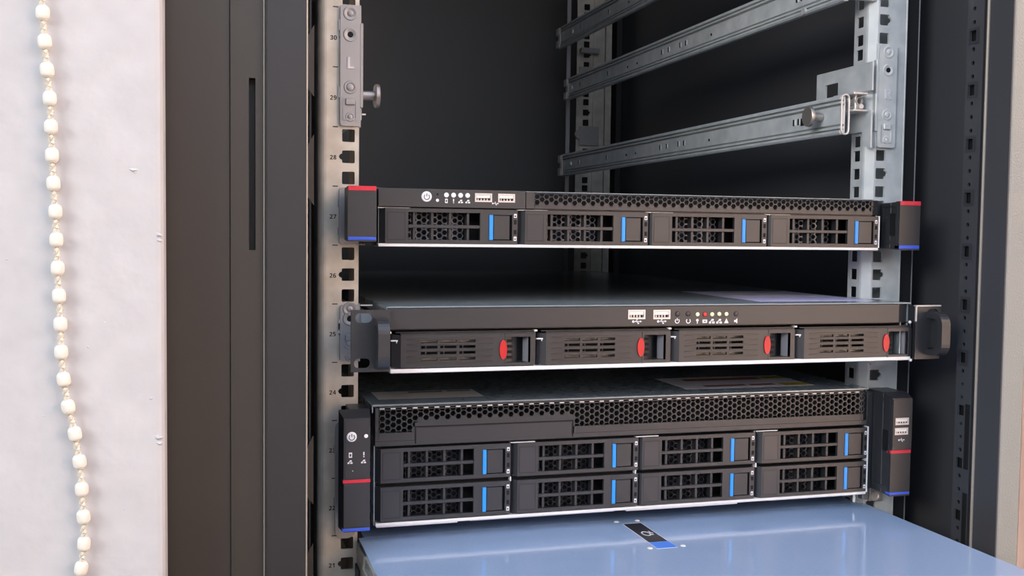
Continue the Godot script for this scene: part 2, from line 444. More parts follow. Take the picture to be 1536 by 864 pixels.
# with the red oval button; 109 wide, 26.5 high
func red_tray(parent: Node3D, o: Vector3, proto: MeshInstance3D = null) -> MeshInstance3D:
	if proto:
		var c: MeshInstance3D = proto.duplicate(); c.name = "drive_tray"
		parent.add_child(c, true)
		c.position = (o - org[parent]) * 0.001
		return c
	var holder := Node3D.new(); org[holder] = Vector3.ZERO
	var mb := MB.new()
	var holes := []
	for y in [19.3, 15.2, 10.9, 6.5]:
		for k in 3:
			holes.append([21.0 + k * 14.2, 33.2 + k * 14.2, y - 0.95, y + 0.95])
	mb.grid(FR, 6.4, 83.6, 0.4, 24.4, holes, -2.2, 0)
	# top edge, stepped and rolled back
	mb.box(6.4, 107.5, 24.4, 25.4, -4, -0.6, 0.2); mb.box(3.0, 107.5, 25.4, 26.5, -6, -2.0, 0.3)
	# tapered grooves at both ends of the slots stand as fine ribs
	for y in [21.3, 17.3, 13.0, 8.7, 4.5]:
		mb.extrude(PackedVector2Array([Vector2(10.5, y), Vector2(21.0, y - 0.55), Vector2(62.8, y - 0.55), Vector2(74.5, y), Vector2(62.8, y + 0.55), Vector2(21.0, y + 0.55)]), -0.5, 1.0)
	# bay at the right end, round the thumb recess
	mb.grid(FR, 83.6, 107.5, 0.4, 24.4, [[85.3, 102.6, 2.6, 21.8]], -3.0, 0)
	mb.box(83.9, 85.0, 0.5, 24.3, -0.2, 0.35)
	mb.box(102.6, 103.6, 2.6, 21.8, -14, 0)
	mb.box(0.6, 1.6, 0.4, 24.4, -40, -9); mb.box(1.6, 107.0, 0.4, 1.2, -40, -3.1); mb.box(106.5, 107.5, 0.4, 24.4, -40, -3.1)
	var t := part("drive_tray", mb, M.plastic, holder)
	# pale hinge cheek at the left end
	mb = MB.new()
	mb.extrude(PackedVector2Array([Vector2(0.6, -5.5), Vector2(6.4, 0), Vector2(6.4, -3), Vector2(2.0, -8.5)]), 0.4, 24.4, Transform3D(Basis(Vector3(1, 0, 0), Vector3(0, 0, 1), Vector3(0, 1, 0)), Vector3.ZERO))
	part("hinge_cheek", mb, M.satin, t)
	mb = MB.new(); mb.box(-0.6, 4.6, 19.6, 20.6, -4.5, -1.6, 0.2); mb.box(3.4, 4.4, 18.4, 20.6, -4.5, -2.2)
	part("hinge_pin", mb, M.lip, t)
	mb = MB.new()
	var el := PackedVector2Array()
	for i in 28: el.append(Vector2(82.6 + 2.8 * cos(TAU * i / 28), 12.5 + 7.2 * sin(TAU * i / 28)))
	mb.extrude(el, -0.5, 1.1)
	part("release_button", mb, M.red_button, t, "red oval button")
	# curved inner wall of the thumb recess
	mb = MB.new()
	for i in 8:
		var a := PI * 0.5 * i / 8; var b := PI * 0.5 * (i + 1) / 8
		var A := Vector3(85.4 + 13.0 * sin(a), 0, -13.5 + 10.0 * cos(a) - 1.0); var B := Vector3(85.4 + 13.0 * sin(b), 0, -13.5 + 10.0 * cos(b) - 1.0)
		mb.quad(A + Vector3(0, 2.6, 0), B + Vector3(0, 2.6, 0), B + Vector3(0, 21.8, 0), A + Vector3(0, 21.8, 0), Vector3(sin((a + b) / 2), 0, cos((a + b) / 2)))
	mb.box(98.4, 102.6, 2.6, 21.8, -15, -14.5)
	mb.box(85.3, 102.6, 21.8, 22.4, -14, -3); mb.box(85.3, 102.6, 2.0, 2.6, -14, -3)
	part("thumb_recess", mb, M.plastic, t)
	mb = MB.new(); mb.quad(Vector3(103.4, 2.7, -0.1), Vector3(103.4, 21.7, -0.1), Vector3(100.2, 21.7, -8), Vector3(100.2, 2.7, -8), Vector3(-0.93, 0, 0.37)); mb.box(100.2, 102.6, 2.7, 21.7, -9, -8)
	part("recess_cheek", mb, M.comb, t)  # lighter grey than the tray: paints in the lit recess wall
	mb = MB.new()
	for y in [6.2, 10.3, 14.3, 18.4]:
		mb.extrude(rr(88.2, y, 2.6, 0.9, 0.85, 3), -6.0, -2.6)
	part("recess_rib", mb, M.void, t)
	bxp("drive", 8, 84, 3.0, 22.5, -40, -10, 0, M.core, t)
	mb = MB.new(); mb.box(9, 83, 18.2, 20.6, -7.5, -6.5); mb.box(9, 83, 5.2, 7.6, -7.5, -6.5)
	part("drive_bracket", mb, M.galv, t)
	mb = MB.new()
	for x in [25.2, 38.7, 52.9]: mb.box(x, x + 0.8, 7.7, 18.2, -5.5, -4.8)
	part("drive_wire", mb, M.comb, t)
	holder.remove_child(t)
	parent.add_child(t, true)
	t.position = (o - org[parent]) * 0.001
	org[t] = org[parent]
	return t

# ---------------------------------------------------------------- the cabinet
func rail_hole(y: float, cx: float, notch: float) -> PackedVector2Array:
	if notch == 0.0: return rr(cx, y, 4.75, 4.75, 0.9, 2)
	var p := rr(cx, y, 4.75, 4.75, 0.9, 2)
	var q := PackedVector2Array()
	for i in p.size():
		q.append(p[i])
		var j := (i + 1) % p.size()
		if (p[i].x - cx) * notch > 4.7 and (p[j].x - cx) * notch > 4.7 and absf(p[i].y - p[j].y) > 4:
			var s := signf(p[j].y - p[i].y)
			for a in [[0, -2.4], [1.6, -1.7], [2.5, 0.0], [1.6, 1.7], [0, 2.4]]:
				q.append(Vector2(cx + notch * (4.75 + a[0]), y + s * a[1]))
	return q

func rail_front(mb: MB, x0: float, x1: float, cx: float, z0: float, z1: float, u0: int, u1: int, notch: float):
	for u in range(u0, u1 + 1):
		var b := (u - 22) * UNIT
		var e := [0.0, 14.2875, 30.1625, UNIT]; var c := [6.35, 22.225, 38.1]
		for k in 3:
			mb.cell(FR, x0, x1, b + e[k], b + e[k + 1], rail_hole(b + c[k], cx, notch if k == 1 else 0.0), z0, z1)

func rack_cabinet():
	var t := thing("rack_cabinet", Vector3(0, -LIFT, -400), "black rack cabinet with galvanised rails numbered 21 to 30 and punched corner posts", "rack")
	var lo := -960.0; var hi := 930.0
	# shell
	bxp("side_panel", -298, -296, lo, hi, -890, 62, 0, M.inside, t)
	bxp("side_panel", 296, 298, lo, hi, -890, 62, 0, M.inside, t)
	bxp("back_panel", -296, 296, lo, hi, -892, -890, 0, M.back, t)
	bxp("roof_panel", -298, 298, hi, hi + 30, -892, 85, 1, M.powder, t)
	bxp("base_panel", -298, 298, lo - 90, lo, -892, 85, 1, M.powder, t)
	# front corner posts
	var mb := MB.new()
	mb.box(-298, -270.8, lo, hi, 60, 85, 1.2)
	part("corner_post", mb, M.powder, t)
	mb = MB.new()
	mb.box(269.6, 294, lo, hi, 82, 85.2, 1.4)
	mb.box(291, 296, lo, hi, 60, 83)
	mb.extrude(PackedVector2Array([Vector2(269.8, 85.2), Vector2(272.6, 108.5), Vector2(276, 108.5), Vector2(276, 85.2)]), lo, hi, Transform3D(Basis(Vector3(1, 0, 0), Vector3(0, 0, 1), Vector3(0, 1, 0)), Vector3.ZERO))
	# inner punched web: every fourth hole is square
	var y := 395.4 - 22 * 11.08
	for k in 46:
		var hy := 420.5 - k * 11.02
		if k % 4 == 2: mb.cell(SD, 62.5, 82, hy - 5.51, hy + 5.51, rr(69.6, hy, 3.6, 4.4, 0.6, 1), 267.6, 269.2)
		elif hy < 118 and hy > 60: mb.cell(SD, 62.5, 82, hy - 5.51, hy + 5.51, disc(70.2, hy, 1.5, 12), 267.6, 269.2)
		else: mb.cell(SD, 62.5, 82, hy - 5.51, hy + 5.51, disc(70.2, hy, 1.8, 12), 267.6, 269.2)
	mb.box(267.6, 269.2, 426.01, hi, 62.5, 82); mb.box(267.6, 269.2, lo, 420.5 - 45 * 11.02 - 5.51, 62.5, 82)
	part("corner_post", mb, M.inside, t)
	bxp("dark_backing", 271.5, 273, lo, hi, 60, 81.9, 0, M.void, t)  # near-black sheet added behind the punched holes to keep them dark
	for k in 10:
		var hy := 420.5 - (4 * k + 2) * 11.02
		if hy > 105:
			mb = MB.new(); mb.cell(SD, 64.5, 76.5, hy - 6.6, hy + 6.6, rr(69.6, hy, 3.6, 4.4, 0.6, 1), 267.2, 267.62)
			part("hole_rim", mb, M.comb_dark, t)
	boxes("post_slot", [[266.8, 267.6, 42, 96, 75.5, 80.5], [266.8, 267.6, -60, 22, 75.5, 80.5]], 0.2, M.void, t)  # near-black boxes painting the dark of open slots
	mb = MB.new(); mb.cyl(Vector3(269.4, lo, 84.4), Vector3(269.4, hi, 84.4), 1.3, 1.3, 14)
	part("worn_glint_edge", mb, M.worn_glint, t, "bright edge rubbed by wear")
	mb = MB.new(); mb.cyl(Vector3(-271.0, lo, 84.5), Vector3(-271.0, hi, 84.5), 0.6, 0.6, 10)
	part("worn_glint_edge", mb, M.worn_glint, t)  # thin cylinder paints in the chamfer highlight of the left post
	# angled outer trim on the right, its bright reflection painted as a pale colour
	mb = MB.new()
	mb.extrude(PackedVector2Array([Vector2(273.2, 108.2), Vector2(275, 109.0), Vector2(293.5, 109.0), Vector2(295.5, 107), Vector2(295.5, 85.5), Vector2(276.1, 85.5), Vector2(276.1, 107)]), lo, hi, Transform3D(Basis(Vector3(1, 0, 0), Vector3(0, 0, 1), Vector3(0, 1, 0)), Vector3.ZERO))
	part("edge_trim", mb, M.trim, t, "edge trim on the right side with its reflection painted in pale")
	# mounting rail, front left: flange, rounded outer edge, return
	mb = MB.new()
	rail_front(mb, -249, -224.6, -232.55, -2, 0, 18, 34, -1.0)
	for i in 6:
		var a := PI / 2 * i / 6; var b := PI / 2 * (i + 1) / 6
		mb.quad(Vector3(-249 - 6 * sin(a), -178, -6 + 6 * cos(a)), Vector3(-249 - 6 * sin(b), -178, -6 + 6 * cos(b)), Vector3(-249 - 6 * sin(b), 578, -6 + 6 * cos(b)), Vector3(-249 - 6 * sin(a), 578, -6 + 6 * cos(a)), Vector3(-sin((a + b) / 2), 0, cos((a + b) / 2)))
	mb.box(-255, -253, -178, 578, -120, -6)
	mb.box(-249, -248.7, -178, 578, -0.1, 0.06)
	mb.box(-226.6, -224.6, -178, 578, -42, -2.01)
	mb.box(-254, -226, lo, -178.1, -20, 0); mb.box(-254, -226, 578.1, hi, -20, 0)
	var rail := part("mounting_rail", mb, M.galv, t)
	for u in range(19, 33):
		text("unit_number", str(u), 3.3, Vector3(-244.0, (u - 22) * UNIT + 21.5, 0.0), M.ink, rail)
		bxp("unit_mark", -244.4, -240.4, (u - 22) * UNIT - 0.35, (u - 22) * UNIT + 0.35, -0.05, 0.12, 0, M.ink, rail)
	# mounting rail, front right: flange, bend, angled strip, punched web
	mb = MB.new()
	rail_front(mb, 226.2, 254.5, 232.55, -2, 0, 18, 34, 1.0)
	mb.box(254.5, 256.5, -178, 578, -14, 0, 0.5)
	mb.extrude(PackedVector2Array([Vector2(226.2, 0), Vector2(225.4, -0.5), Vector2(220.9, -6.6), Vector2(220.3, -8.2), Vector2(220.2, -9.5), Vector2(221.8, -9.5), Vector2(222.3, -7.5), Vector2(226.2, -2.1)]), -178, 578, Transform3D(Basis(Vector3(1, 0, 0), Vector3(0, 0, 1), Vector3(0, 1, 0)), Vector3.ZERO))
	for u in range(18, 35):
		var b := (u - 22) * UNIT
		var e := [0.0, 14.2875, 30.1625, UNIT]; var c := [6.35, 22.225, 38.1]
		for k in 3:
			mb.cell(SD, -26, -9.5, b + e[k], b + e[k + 1], rr(-17.4, b + c[k], 4.75, 4.75, 0.6, 1), 220.2, 221.8)
	mb.box(229, 256.5, -178, 578, -18, -16.5); mb.box(226, 254, lo, -178.1, -20, 0); mb.box(226, 254, 578.1, hi, -20, 0)
	part("mounting_rail", mb, M.zinc, t)
	bxp("channel_edge", 271.4, 272.2, lo, hi, -8, -4.6, 0.1, M.comb, t)
	# black channel behind the right rail
	mb = MB.new()
	mb.box(258, 271.5, lo, hi, -10, -5, 0.6)
	for k in 24: mb.box(257.4, 258.0, 560 - k * 32, 581 - k * 32, -9, -4.5)
	part("cable_channel", mb, M.plastic_dark, t)
	# tabs of the rail support on the left, seen past the post
	bxp("rail_support", -263.5, -262, -178, 578, -100, 20, 0, M.plastic_dark, t)
	for c in [352.0, 276.0, 62.0, -16.0]:
		mb = MB.new()
		mb.extrude(PackedVector2Array([Vector2(-269.2, c + 13), Vector2(-262.6, c + 25), Vector2(-262.6, c - 25), Vector2(-269.2, c - 17)]), 44, 45.5)
		part("support_tab", mb, M.filler, t)
	# rear rail on the right and the parts round it
	mb = MB.new()
	rail_front(mb, 217, 243, 232.55, -752.5, -751, 22, 40, 1.0)
	mb.box(217, 243, lo, 0, -752.5, -751); mb.box(217, 243, 845, hi, -752.5, -751)
	mb.box(243, 244.5, lo, hi, -752, -748); mb.box(244.5, 262, lo, hi, -751, -749.5); mb.box(262, 272, lo, hi, -747, -745, 0.4); mb.box(270.5, 272, lo, hi, -790, -747)
	part("mounting_rail", mb, M.galv, t)
	mb = MB.new(); mb.box(-243, -217, lo, hi, -752.5, -751); part("mounting_rail", mb, M.galv, t)
	bxp("rear_strap", 200.5, 207, lo, hi, -754, -752, 0.4, M.cast, t)
	bxp("corner_post", 286, 296, lo, hi, -790, -760, 1, M.powder, t)
	bxp("corner_post", 276, 279, lo, hi, -790, -770, 1, M.powder, t)
	# front door, swung wide open on the left: hinge stile with a long recess, then the leaf
	mb = MB.new()
	mb.grid(FR, -320.2, -299.2, lo, hi, [[-308.5, -304.2, 219.6, 333]], 70, 80)
	mb.box(-309, -303.6, 219, 334, 66, 69.9)
	var door := part("front_door", mb, M.filler, t)
	bxp("worn_glint_edge", -299.15, -298.1, lo, hi, 60, 80.6, 0.3, M.worn_glint, door)  # bright strip paints in the highlight along the door edge
	bxp("door_leaf", -420, -320.4, lo, hi, 72, 78.8, 0.5, M.filler, door)

# ---------------------------------------------------------------- servers
func hollow(t: Node3D, x0: float, x1: float, y0: float, y1: float, z0: float, z1: float):
	# chassis pan with open front: floor, sides, back, dark core
	var mb := MB.new()
	mb.box(x0, x0 + 1, y0, y1, z0, z1); mb.box(x1 - 1, x1, y0, y1, z0, z1); mb.box(x0 + 1, x1 - 1, y0, y0 + 1, z0, z1); mb.box(x0 + 1, x1 - 1, y0 + 1, y1, z0, z0 + 1)
	var c := part("chassis", mb, M.cover, t)
	bxp("drive_cage", x0 + 1.2, x1 - 1.2, y0 + 1.2, y1 - 1.2, z0 + 1.2, z1 - 48, 0, M.core, c)

func side_latch(t: Node3D, x0: float, x1: float, y0: float, y1: float, z: float, right: bool, back_y: float) -> MeshInstance3D:
	var mb := MB.new()
	var bx := 0.0 if right else (-2.4 if y1 - y0 > 60 else -0.8)
	mb.loft([x0 + bx, x1 + (3.0 if right else 1.2), y0 + 1, back_y, z - 12], [x0, x1, y0, y1, z])
	if right: mb.box(x0 + bx, x1 + (3.0 if right else 1.2), y0 + 1, back_y, 4, z - 12.01, 0.6)
	else: mb.box(x0 + 6, x1 + 1.2, y0 + 1, back_y, 4, z - 12.01, 0.6)
	return part("end_latch", mb, M.plastic, t)

func tip(called: String, t: Node3D, x0: float, x1: float, y0: float, y1: float, z: float, m: Material, label: String):
	bxp(called, x0, x1, y0, y1, z - 6, z + 0.35, 0.25, m, t, label)

func server_slim():
	var t := thing("server", Vector3(0, 221, -330), "slim black server in unit 27, one row of blue-striped drives, red and blue latches", "server", "servers in the rack")
	var Z := 28.0
	hollow(t, -214, 214, 222.2, 264.4, -690, Z - 5)
	bxp("top_cover", -214.2, 214.2, 264.4, 265.4, -690, 18, 0.2, M.cover, t)
	bxp("front_lip", -214, 213.6, 221.9, 224.2, 4, Z - 1, 0.4, M.lip, t, "bright bare steel lip")
	# bezel bar
	var mb := MB.new()
	mb.grid(FR, -214, -101.2, 251.6, 264.9, [[-140.6, -128.0, 256.5, 262.3], [-122.5, -109.9, 256.5, 262.3]], Z - 9, Z)
	mb.box(-100.6, -93.6, 251.6, 264.6, Z - 9, Z, 0.3); mb.box(-93.7, 205.6, 251.6, 254.5, Z - 9, Z - 0.05, 0.3)
	mb.box(-93.7, 207, 251.0, 252.0, 0, Z - 2)
	mb.loft([205.0, 214.6, 251.6, 264.2, Z - 5], [205.0, 206.0, 251.8, 264.0, Z])
	var bz := part("bezel", mb, M.plastic, t)
	# mesh: three staggered rows on the front, rolled over onto the top
	mb = MB.new()
	var R := 4.45 / sqrt(3.0); var dx := 3.8
	for i in 79:
		var cx := -91.6 + i * dx
		if i % 2 == 0:
			mb.hexcell(FR, cx, 261.2, R, R * 0.83, Z - 2.2, Z); mb.hexcell(FR, cx, 256.75, R, R * 0.83, Z - 2.2, Z)
		else:
			mb.hexcell(FR, cx, 258.98, R, R * 0.83, Z - 2.2, Z)
			mb.hexcell(FR, cx, 254.53, R, 0, Z - 2.2, Z)
		# rolled top edge: a slanted strip with slots
		var w := 1.9 if i % 2 == 0 else 0.0
		var a := Vector3(cx - dx / 2, 263.2, Z); var b := Vector3(cx + dx / 2, 263.2, Z)
		mb.quad(a, b, b + Vector3(0, 1.3, -1.4), a + Vector3(0, 1.3, -1.4), Vector3(0, 0.72, 0.69))
		var c0 := cx - w
		if w == 0.0:
			mb.quad(a + Vector3(0, 1.3, -1.4), b + Vector3(0, 1.3, -1.4), b + Vector3(0, 1.5, -6.5), a + Vector3(0, 1.5, -6.5), Vector3(0, 1, 0))
	part("mesh_grille", mb, M.plastic, t)
	bxp("grille_backing", -93.6, 206, 252.2, 263.2, Z - 14, Z - 10, 0, M.void, bz)
	bxp("bezel_gap", -213.6, 213.6, 250.0, 251.5, 0, Z - 6, 0, M.void, bz)
	# controls
	mb = MB.new(); mb.lathe(Vector3(-178.1, 259.3, Z), Vector3(0, 0, 1), [[0, 4.0], [0.5, 3.9], [0.9, 3.5], [0.9, 0.0]], 28)
	var pb := part("power_button", mb, M.lamp_white, bz)
	mb = MB.new(); power_icon(mb, -178.1, 259.1, Z + 1.0, 2.3, 0.55); part("power_symbol", mb, M.plastic_dark, pb)
	mb = MB.new(); mb.extrude(disc(-169.8, 261.2, 0.8), Z - 0.1, Z + 0.1); part("reset_hole", mb, M.void, bz)
	var k := 0
	for x in [-163.0, -157.5, -152.1, -146.7]:
		mb = MB.new(); mb.lathe(Vector3(x, 260.8, Z), Vector3(0, 0, 1), [[0, 1.85], [0.3, 1.7], [0.5, 0.0]], 20)
		part("indicator_lamp", mb, M.lamp_white, bz)
	mb = MB.new(); mb.lathe(Vector3(-169.8, 256.7, Z), Vector3(0, 0, 1), [[0, 1.2], [0.3, 1.0], [0.4, 0.0]], 16); part("indicator_lamp", mb, M.lamp_white, bz)
	mb = MB.new()
	mb.cell(FR, -164.0, -162.0, 254.8, 258.0, rr(-163, 256.4, 0.5, 0.9, 0.2, 1), Z, Z + 0.12)
	mb.box(-157.9, -157.1, 255.9, 258.0, Z, Z + 0.12); mb.box(-157.9, -157.1, 254.8, 255.4, Z, Z + 0.12)
	net_icon(mb, -152.0, 256.3, Z + 0.12, 1.25); net_icon(mb, -146.5, 256.3, Z + 0.12, 1.25)
	usb_icon(mb, -124.9, 255.2, Z + 0.12, 1.0)
	part("printed_icon", mb, M.white, bz)
	usb_port(-134.3, 259.4, Z, bz, 12.6, 5.8, 2.5); usb_port(-116.2, 259.4, Z, bz, 12.6, 5.8, 2.5)
	# drives
	var xs := [-213.4, -105.4, 0.2, 106.2]
	var p: MeshInstance3D = null
	for i in 4:
		var o := Vector3(xs[i], 224.3, Z - 1)
		if p == null: p = blue_tray(t, o)
		else: blue_tray(t, o, p)
	for x in [-214.0, -106.6, -1.0, 105.0]:
		mb = MB.new()
		mb.box(x, x + 0.7, 224.2, 251.2, 0, Z - 5); mb.box(x, x + 24.0, 250.3, 250.9, Z - 16, Z - 2)
		part("drive_divider", mb, M.lip, t)
	bxp("drive_divider", 213.2, 214.2, 224, 251, 0, Z - 0.5, 0.2, M.lip, t)
	# latches
	var l := side_latch(t, -238.1, -217.3, 225.6, 265.3, 40, false, 264)
	tip("red_stripe", l, -238.0, -217.5, 262.2, 265.6, 40, M.red, "red stripe")
	tip("blue_stripe", l, -238.0, -217.6, 226.6, 228.9, 40, M.blue, "blue stripe")
	var r := side_latch(t, 224.4, 244.6, 222.4, 263.4, 40, true, 262.6)
	tip("red_stripe", r, 224.6, 244.8, 260.2, 263.7, 40, M.red, "red stripe")
	tip("blue_stripe", r, 224.4, 244.3, 223.6, 226.5, 40, M.blue, "blue stripe")
	mb = MB.new()
	mb.box(215, 224.3, 224, 262.5, 4, 14, 0.5)
	mb.grid(SD, 16, 38, 228, 260, [[18, 36, 231, 259]], 223.6, 224.4)
	part("latch_arm", mb, M.plastic, r)
	mb = MB.new(); mb.extrude(rr(31.0, 244, 3.4, 9.5, 0.8, 2), 223.9, 224.5, SD); part("latch_slot", mb, M.void, r)

func server_tall():
	var t := thing("server", Vector3(0, 8, -330), "tall black server across units 22 and 23 with eight drives under a honeycomb grille", "server", "servers in the rack")
	var Z := 20.0
	hollow(t, -214.6, 214.4, 10.2, 101.2, -690, Z - 5)
	var mb := MB.new()
	mb.box(-216.5, 214.6, 101.4, 102.4, -690, -6, 0.2)
	mb.box(-216.5, 214.6, 101.3, 102.9, -5.4, Z - 1.5, 0.4)
	mb.box(-216.8, -215.6, 96.5, 102.6, -690, Z - 2, 0.3)
	var cv := part("top_cover", mb, M.cover, t)
	bxp("front_lip", -213.8, 213.6, 10.2, 12.6, 0, Z - 0.5, 0.4, M.lip, t, "bright bare steel lip")
	boxes("torn_film", [[-213, -150, 9.2, 10.3, 4, Z - 1], [-140, -20, 9.4, 10.3, 2, Z - 2], [-10, 90, 9.1, 10.3, 3, Z - 1], [120, 200, 9.5, 10.3, 3, Z - 2]], 0.3, M.sticker_white, t)
	# bezel with the perforated field, the blank bay below it on the left
	mb = MB.new()
	mb.box(-214.6, -211.4, 71.4, 100.6, Z - 8, Z - 0.4, 0.4)
	mb.box(-214.6, 212.4, 71.2, 75.4, Z - 8, Z - 0.06, 0.4)
	mb.box(-211.6, -184.2, 75.3, 81.4, Z - 2, Z - 0.06); mb.box(-57, 208.6, 75.3, 80.6, Z - 2, Z - 0.06)
	mb.box(-184.2, -57, 85.3, 88.4, Z - 2, Z - 0.06); mb.box(-184.4, -183.0, 75.3, 86, Z - 2, Z - 0.06); mb.box(-57.8, -56.0, 75.3, 86, Z - 2, Z - 0.06)
	mb.loft([206.0, 214.6, 71.4, 99.6, Z - 5], [206.0, 206.6, 71.6, 99.3, Z + 0.05])
	var bz := part("bezel", mb, M.plastic, t)
	var skip := func(x, y):
		if x < -209.8 or x > 208.6: return true
		if y > 97.6: return false
		if x < -183.0: return y < 82.0 + (0.0 if x < -192 else 2.5)
		if x < -56.0: return y < 90.5
		return y < 82.4
	part("mesh_grille", hex_sheet(-209.1, 208.0, 80.4, 97.0, 4.85, 2.25, Z - 2.2, Z, skip), M.plastic, t)
	for i in 50:
		var cx := -209.1 + i * 8.4
		bxp("spring_tab", cx - 1.8, cx + 1.8, 99.3, 100.2, Z - 3.0, Z - 0.6, 0, M.lip, t)
	mb = MB.new(); mb.box(-211.4, 208.4, 98.6, 99.3, Z - 2, Z - 0.05); mb.box(-211.4, 208.4, 100.2, 101.2, Z - 3, Z - 0.3)
	part("bezel_rim", mb, M.plastic, bz)
	bxp("grille_backing", -213, 213, 72, 100.8, Z - 24, Z - 20, 0, M.void, bz)
	boxes("bay_gap", [[-184.1, -56.8, 84.8, 85.7, Z - 2, Z + 0.12], [-184.1, -183.2, 72.4, 84.8, Z - 2, Z + 0.12], [-57.7, -56.8, 72.4, 84.8, Z - 2, Z + 0.12]], 0, M.void, bz)
	bxp("bay_cover", -183.1, -57.8, 72.4, 84.7, Z - 3, Z + 0.05, 0.4, M.plastic, bz)
	bxp("bezel_gap", -213.8, 213.4, 69.6, 71.1, 0, Z - 5, 0, M.void, bz)
	# drives
	var xs := [-214.6, -107.0, -1.6, 107.2]
	var p: MeshInstance3D = null
	for j in 2:
		for i in 4:
			var o := Vector3(xs[i], [42.6, 13.2][j] + [0.9, 0.4, -0.2, -0.9][i] * 0.4, Z - 0.5)
			if p == null: p = blue_tray(t, o, null, "comb_dark")
			else: blue_tray(t, o, p)
	for x in [-107.8, -2.4, 106.4]:
		mb = MB.new()
		mb.box(x, x + 0.7, 12.6, 70.4, 0, Z - 5); mb.box(x, x + 20, 69.2, 69.8, Z - 14, Z - 1.5)
		mb.box(x - 0.6, x + 0.3, 39.4, 42.8, Z - 6, Z - 0.5)
		part("drive_divider", mb, M.lip, t)
	bxp("drive_divider", 213.3, 214.5, 12.0, 69.5, 0, Z + 0.2, 0.2, M.lip, t)
	bxp("row_gap", -213, 213, 39.9, 42.2, -20, Z - 6, 0, M.void, t)
	# stickers on the cover
	var st := bxp("sticker", -207.5, -122.8, 102.4, 102.5, -47, -7, 0, M.sticker, cv, "grey sticker at the left")
	boxes("print", [[-178, -150, 102.5, 102.54, -44, -38], [-146, -126, 102.5, 102.54, -44, -39]], 0, M.print_grey, st)
	st = bxp("sticker", 54.8, 178.6, 102.4, 102.5, -76, -9, 0, M.sticker_white, cv, "warning sticker at the right")
	boxes("print", [[76, 152, 102.5, 102.54, -66, -54], [78, 118, 102.5, 102.54, -27, -19], [122, 146, 102.5, 102.54, -27, -19]], 0, M.print_red, st)
	boxes("print", [[155, 178, 102.5, 102.54, -70, -56], [152, 178, 102.5, 102.54, -28, -13]], 0, M.print_yellow, st)
	# left latch with the power button
	var l := side_latch(t, -240.6, -221.4, 14, 97.3, 42, false, 102)
	tip("red_stripe", l, -241.3, -221.2, 50.0, 52.4, 42, M.red, "red stripe")
	tip("blue_stripe", l, -241.6, -221.5, 14.4, 16.6, 42, M.blue, "blue stripe")
	mb = MB.new()
	mb.box(-239.8, -222.0, 53.2, 96.4, 41.5, 42.25, 0.2); mb.box(-240.4, -222.2, 17.6, 49.2, 41.5, 42.25, 0.2)
	part("latch_face", mb, M.plastic, l)
	mb = MB.new(); mb.lathe(Vector3(-234.9, 84.0, 42.2), Vector3(0, 0, 1), [[0, 3.7], [0.4, 3.6], [0.7, 3.2], [0.7, 0.0]], 28)
	var pb := part("power_button", mb, M.lamp_white, l)
	mb = MB.new(); power_icon(mb, -234.9, 83.8, 43.0, 2.3, 0.55); part("power_symbol", mb, M.plastic_dark, pb)
	mb = MB.new(); mb.lathe(Vector3(-224.5, 84.2, 42.2), Vector3(0, 0, 1), [[0, 1.5], [0.3, 1.3], [0.4, 0]], 18); part("indicator_lamp", mb, M.lamp_white, l)
	mb = MB.new()
	mb.extrude(disc(-227.0, 84.2, 0.4, 10), 42.2, 42.35); part("reset_hole", mb, M.void, l)
	mb = MB.new()
	mb.cell(FR, -237.0, -234.6, 68.8, 72.6, rr(-235.8, 70.6, 0.6, 1.0, 0.3, 1), 42.2, 42.4)
	mb.box(-226.5, -225.6, 70.1, 72.6, 42.2, 42.4); mb.box(-226.5, -225.6, 68.8, 69.5, 42.2, 42.4)
	net_icon(mb, -236.0, 65.7, 42.4, 1.25); net_icon(mb, -226.2, 65.7, 42.4, 1.25)
	mb.extrude(disc(-234.1, 59.0, 0.35, 8), 42.2, 42.35)
	part("printed_icon", mb, M.white, l)
	# right latch with USB ports
	var r := side_latch(t, 221.2, 240.8, 13, 97, 42, true, 100.5)
	tip("red_stripe", r, 221.0, 241.0, 49.8, 52.6, 42, M.red, "red stripe")
	tip("blue_stripe", r, 220.9, 240.6, 14.3, 16.4, 42, M.blue, "blue stripe")
	mb = MB.new(); mb.grid(FR, 221.8, 240.6, 53.2, 96.2, [[224.4, 236.8, 74.8, 80.0], [224.0, 236.4, 66.3, 71.5]], 41.2, 43.0)
	part("latch_face", mb, M.plastic, r)
	usb_port(230.6, 77.4, 43.0, r, 12.4, 5.2, 1.0); usb_port(230.2, 68.9, 43.0, r, 12.4, 5.2, 1.0)
	mb = MB.new(); usb_icon(mb, 230.6, 61.5, 43.12, 1.2); part("printed_icon", mb, M.white, r)
	mb = MB.new(); mb.box(214.8, 221.0, 14, 99, 4, 16, 0.5); mb.grid(SD, 17, 40, 18, 96, [[18.5, 38.5, 21, 94]], 220.4, 221.2)
	part("latch_arm", mb, M.plastic, r)
	mb = MB.new(); mb.extrude(rr(34, 60, 3.4, 9.0, 0.8, 2), 220.6, 221.6, SD); part("latch_slot", mb, M.void, r)
	mb = MB.new(); mb.cyl(Vector3(220.9, 62.5, 34), Vector3(221.9, 62.5, 34), 2.2, 2.2, 14); mb.cyl(Vector3(220.9, 55.5, 34), Vector3(221.9, 55.5, 34), 1.6, 1.6, 14); part("latch_pin", mb, M.plastic_dark, r)
	# screw lug hanging at the lower right
	mb = MB.new(); mb.cyl(Vector3(205.6, 2.6, 14), Vector3(205.6, 10.2, 14), 1.3, 1.3, 12); part("spring_pin", mb, M.shell, t)

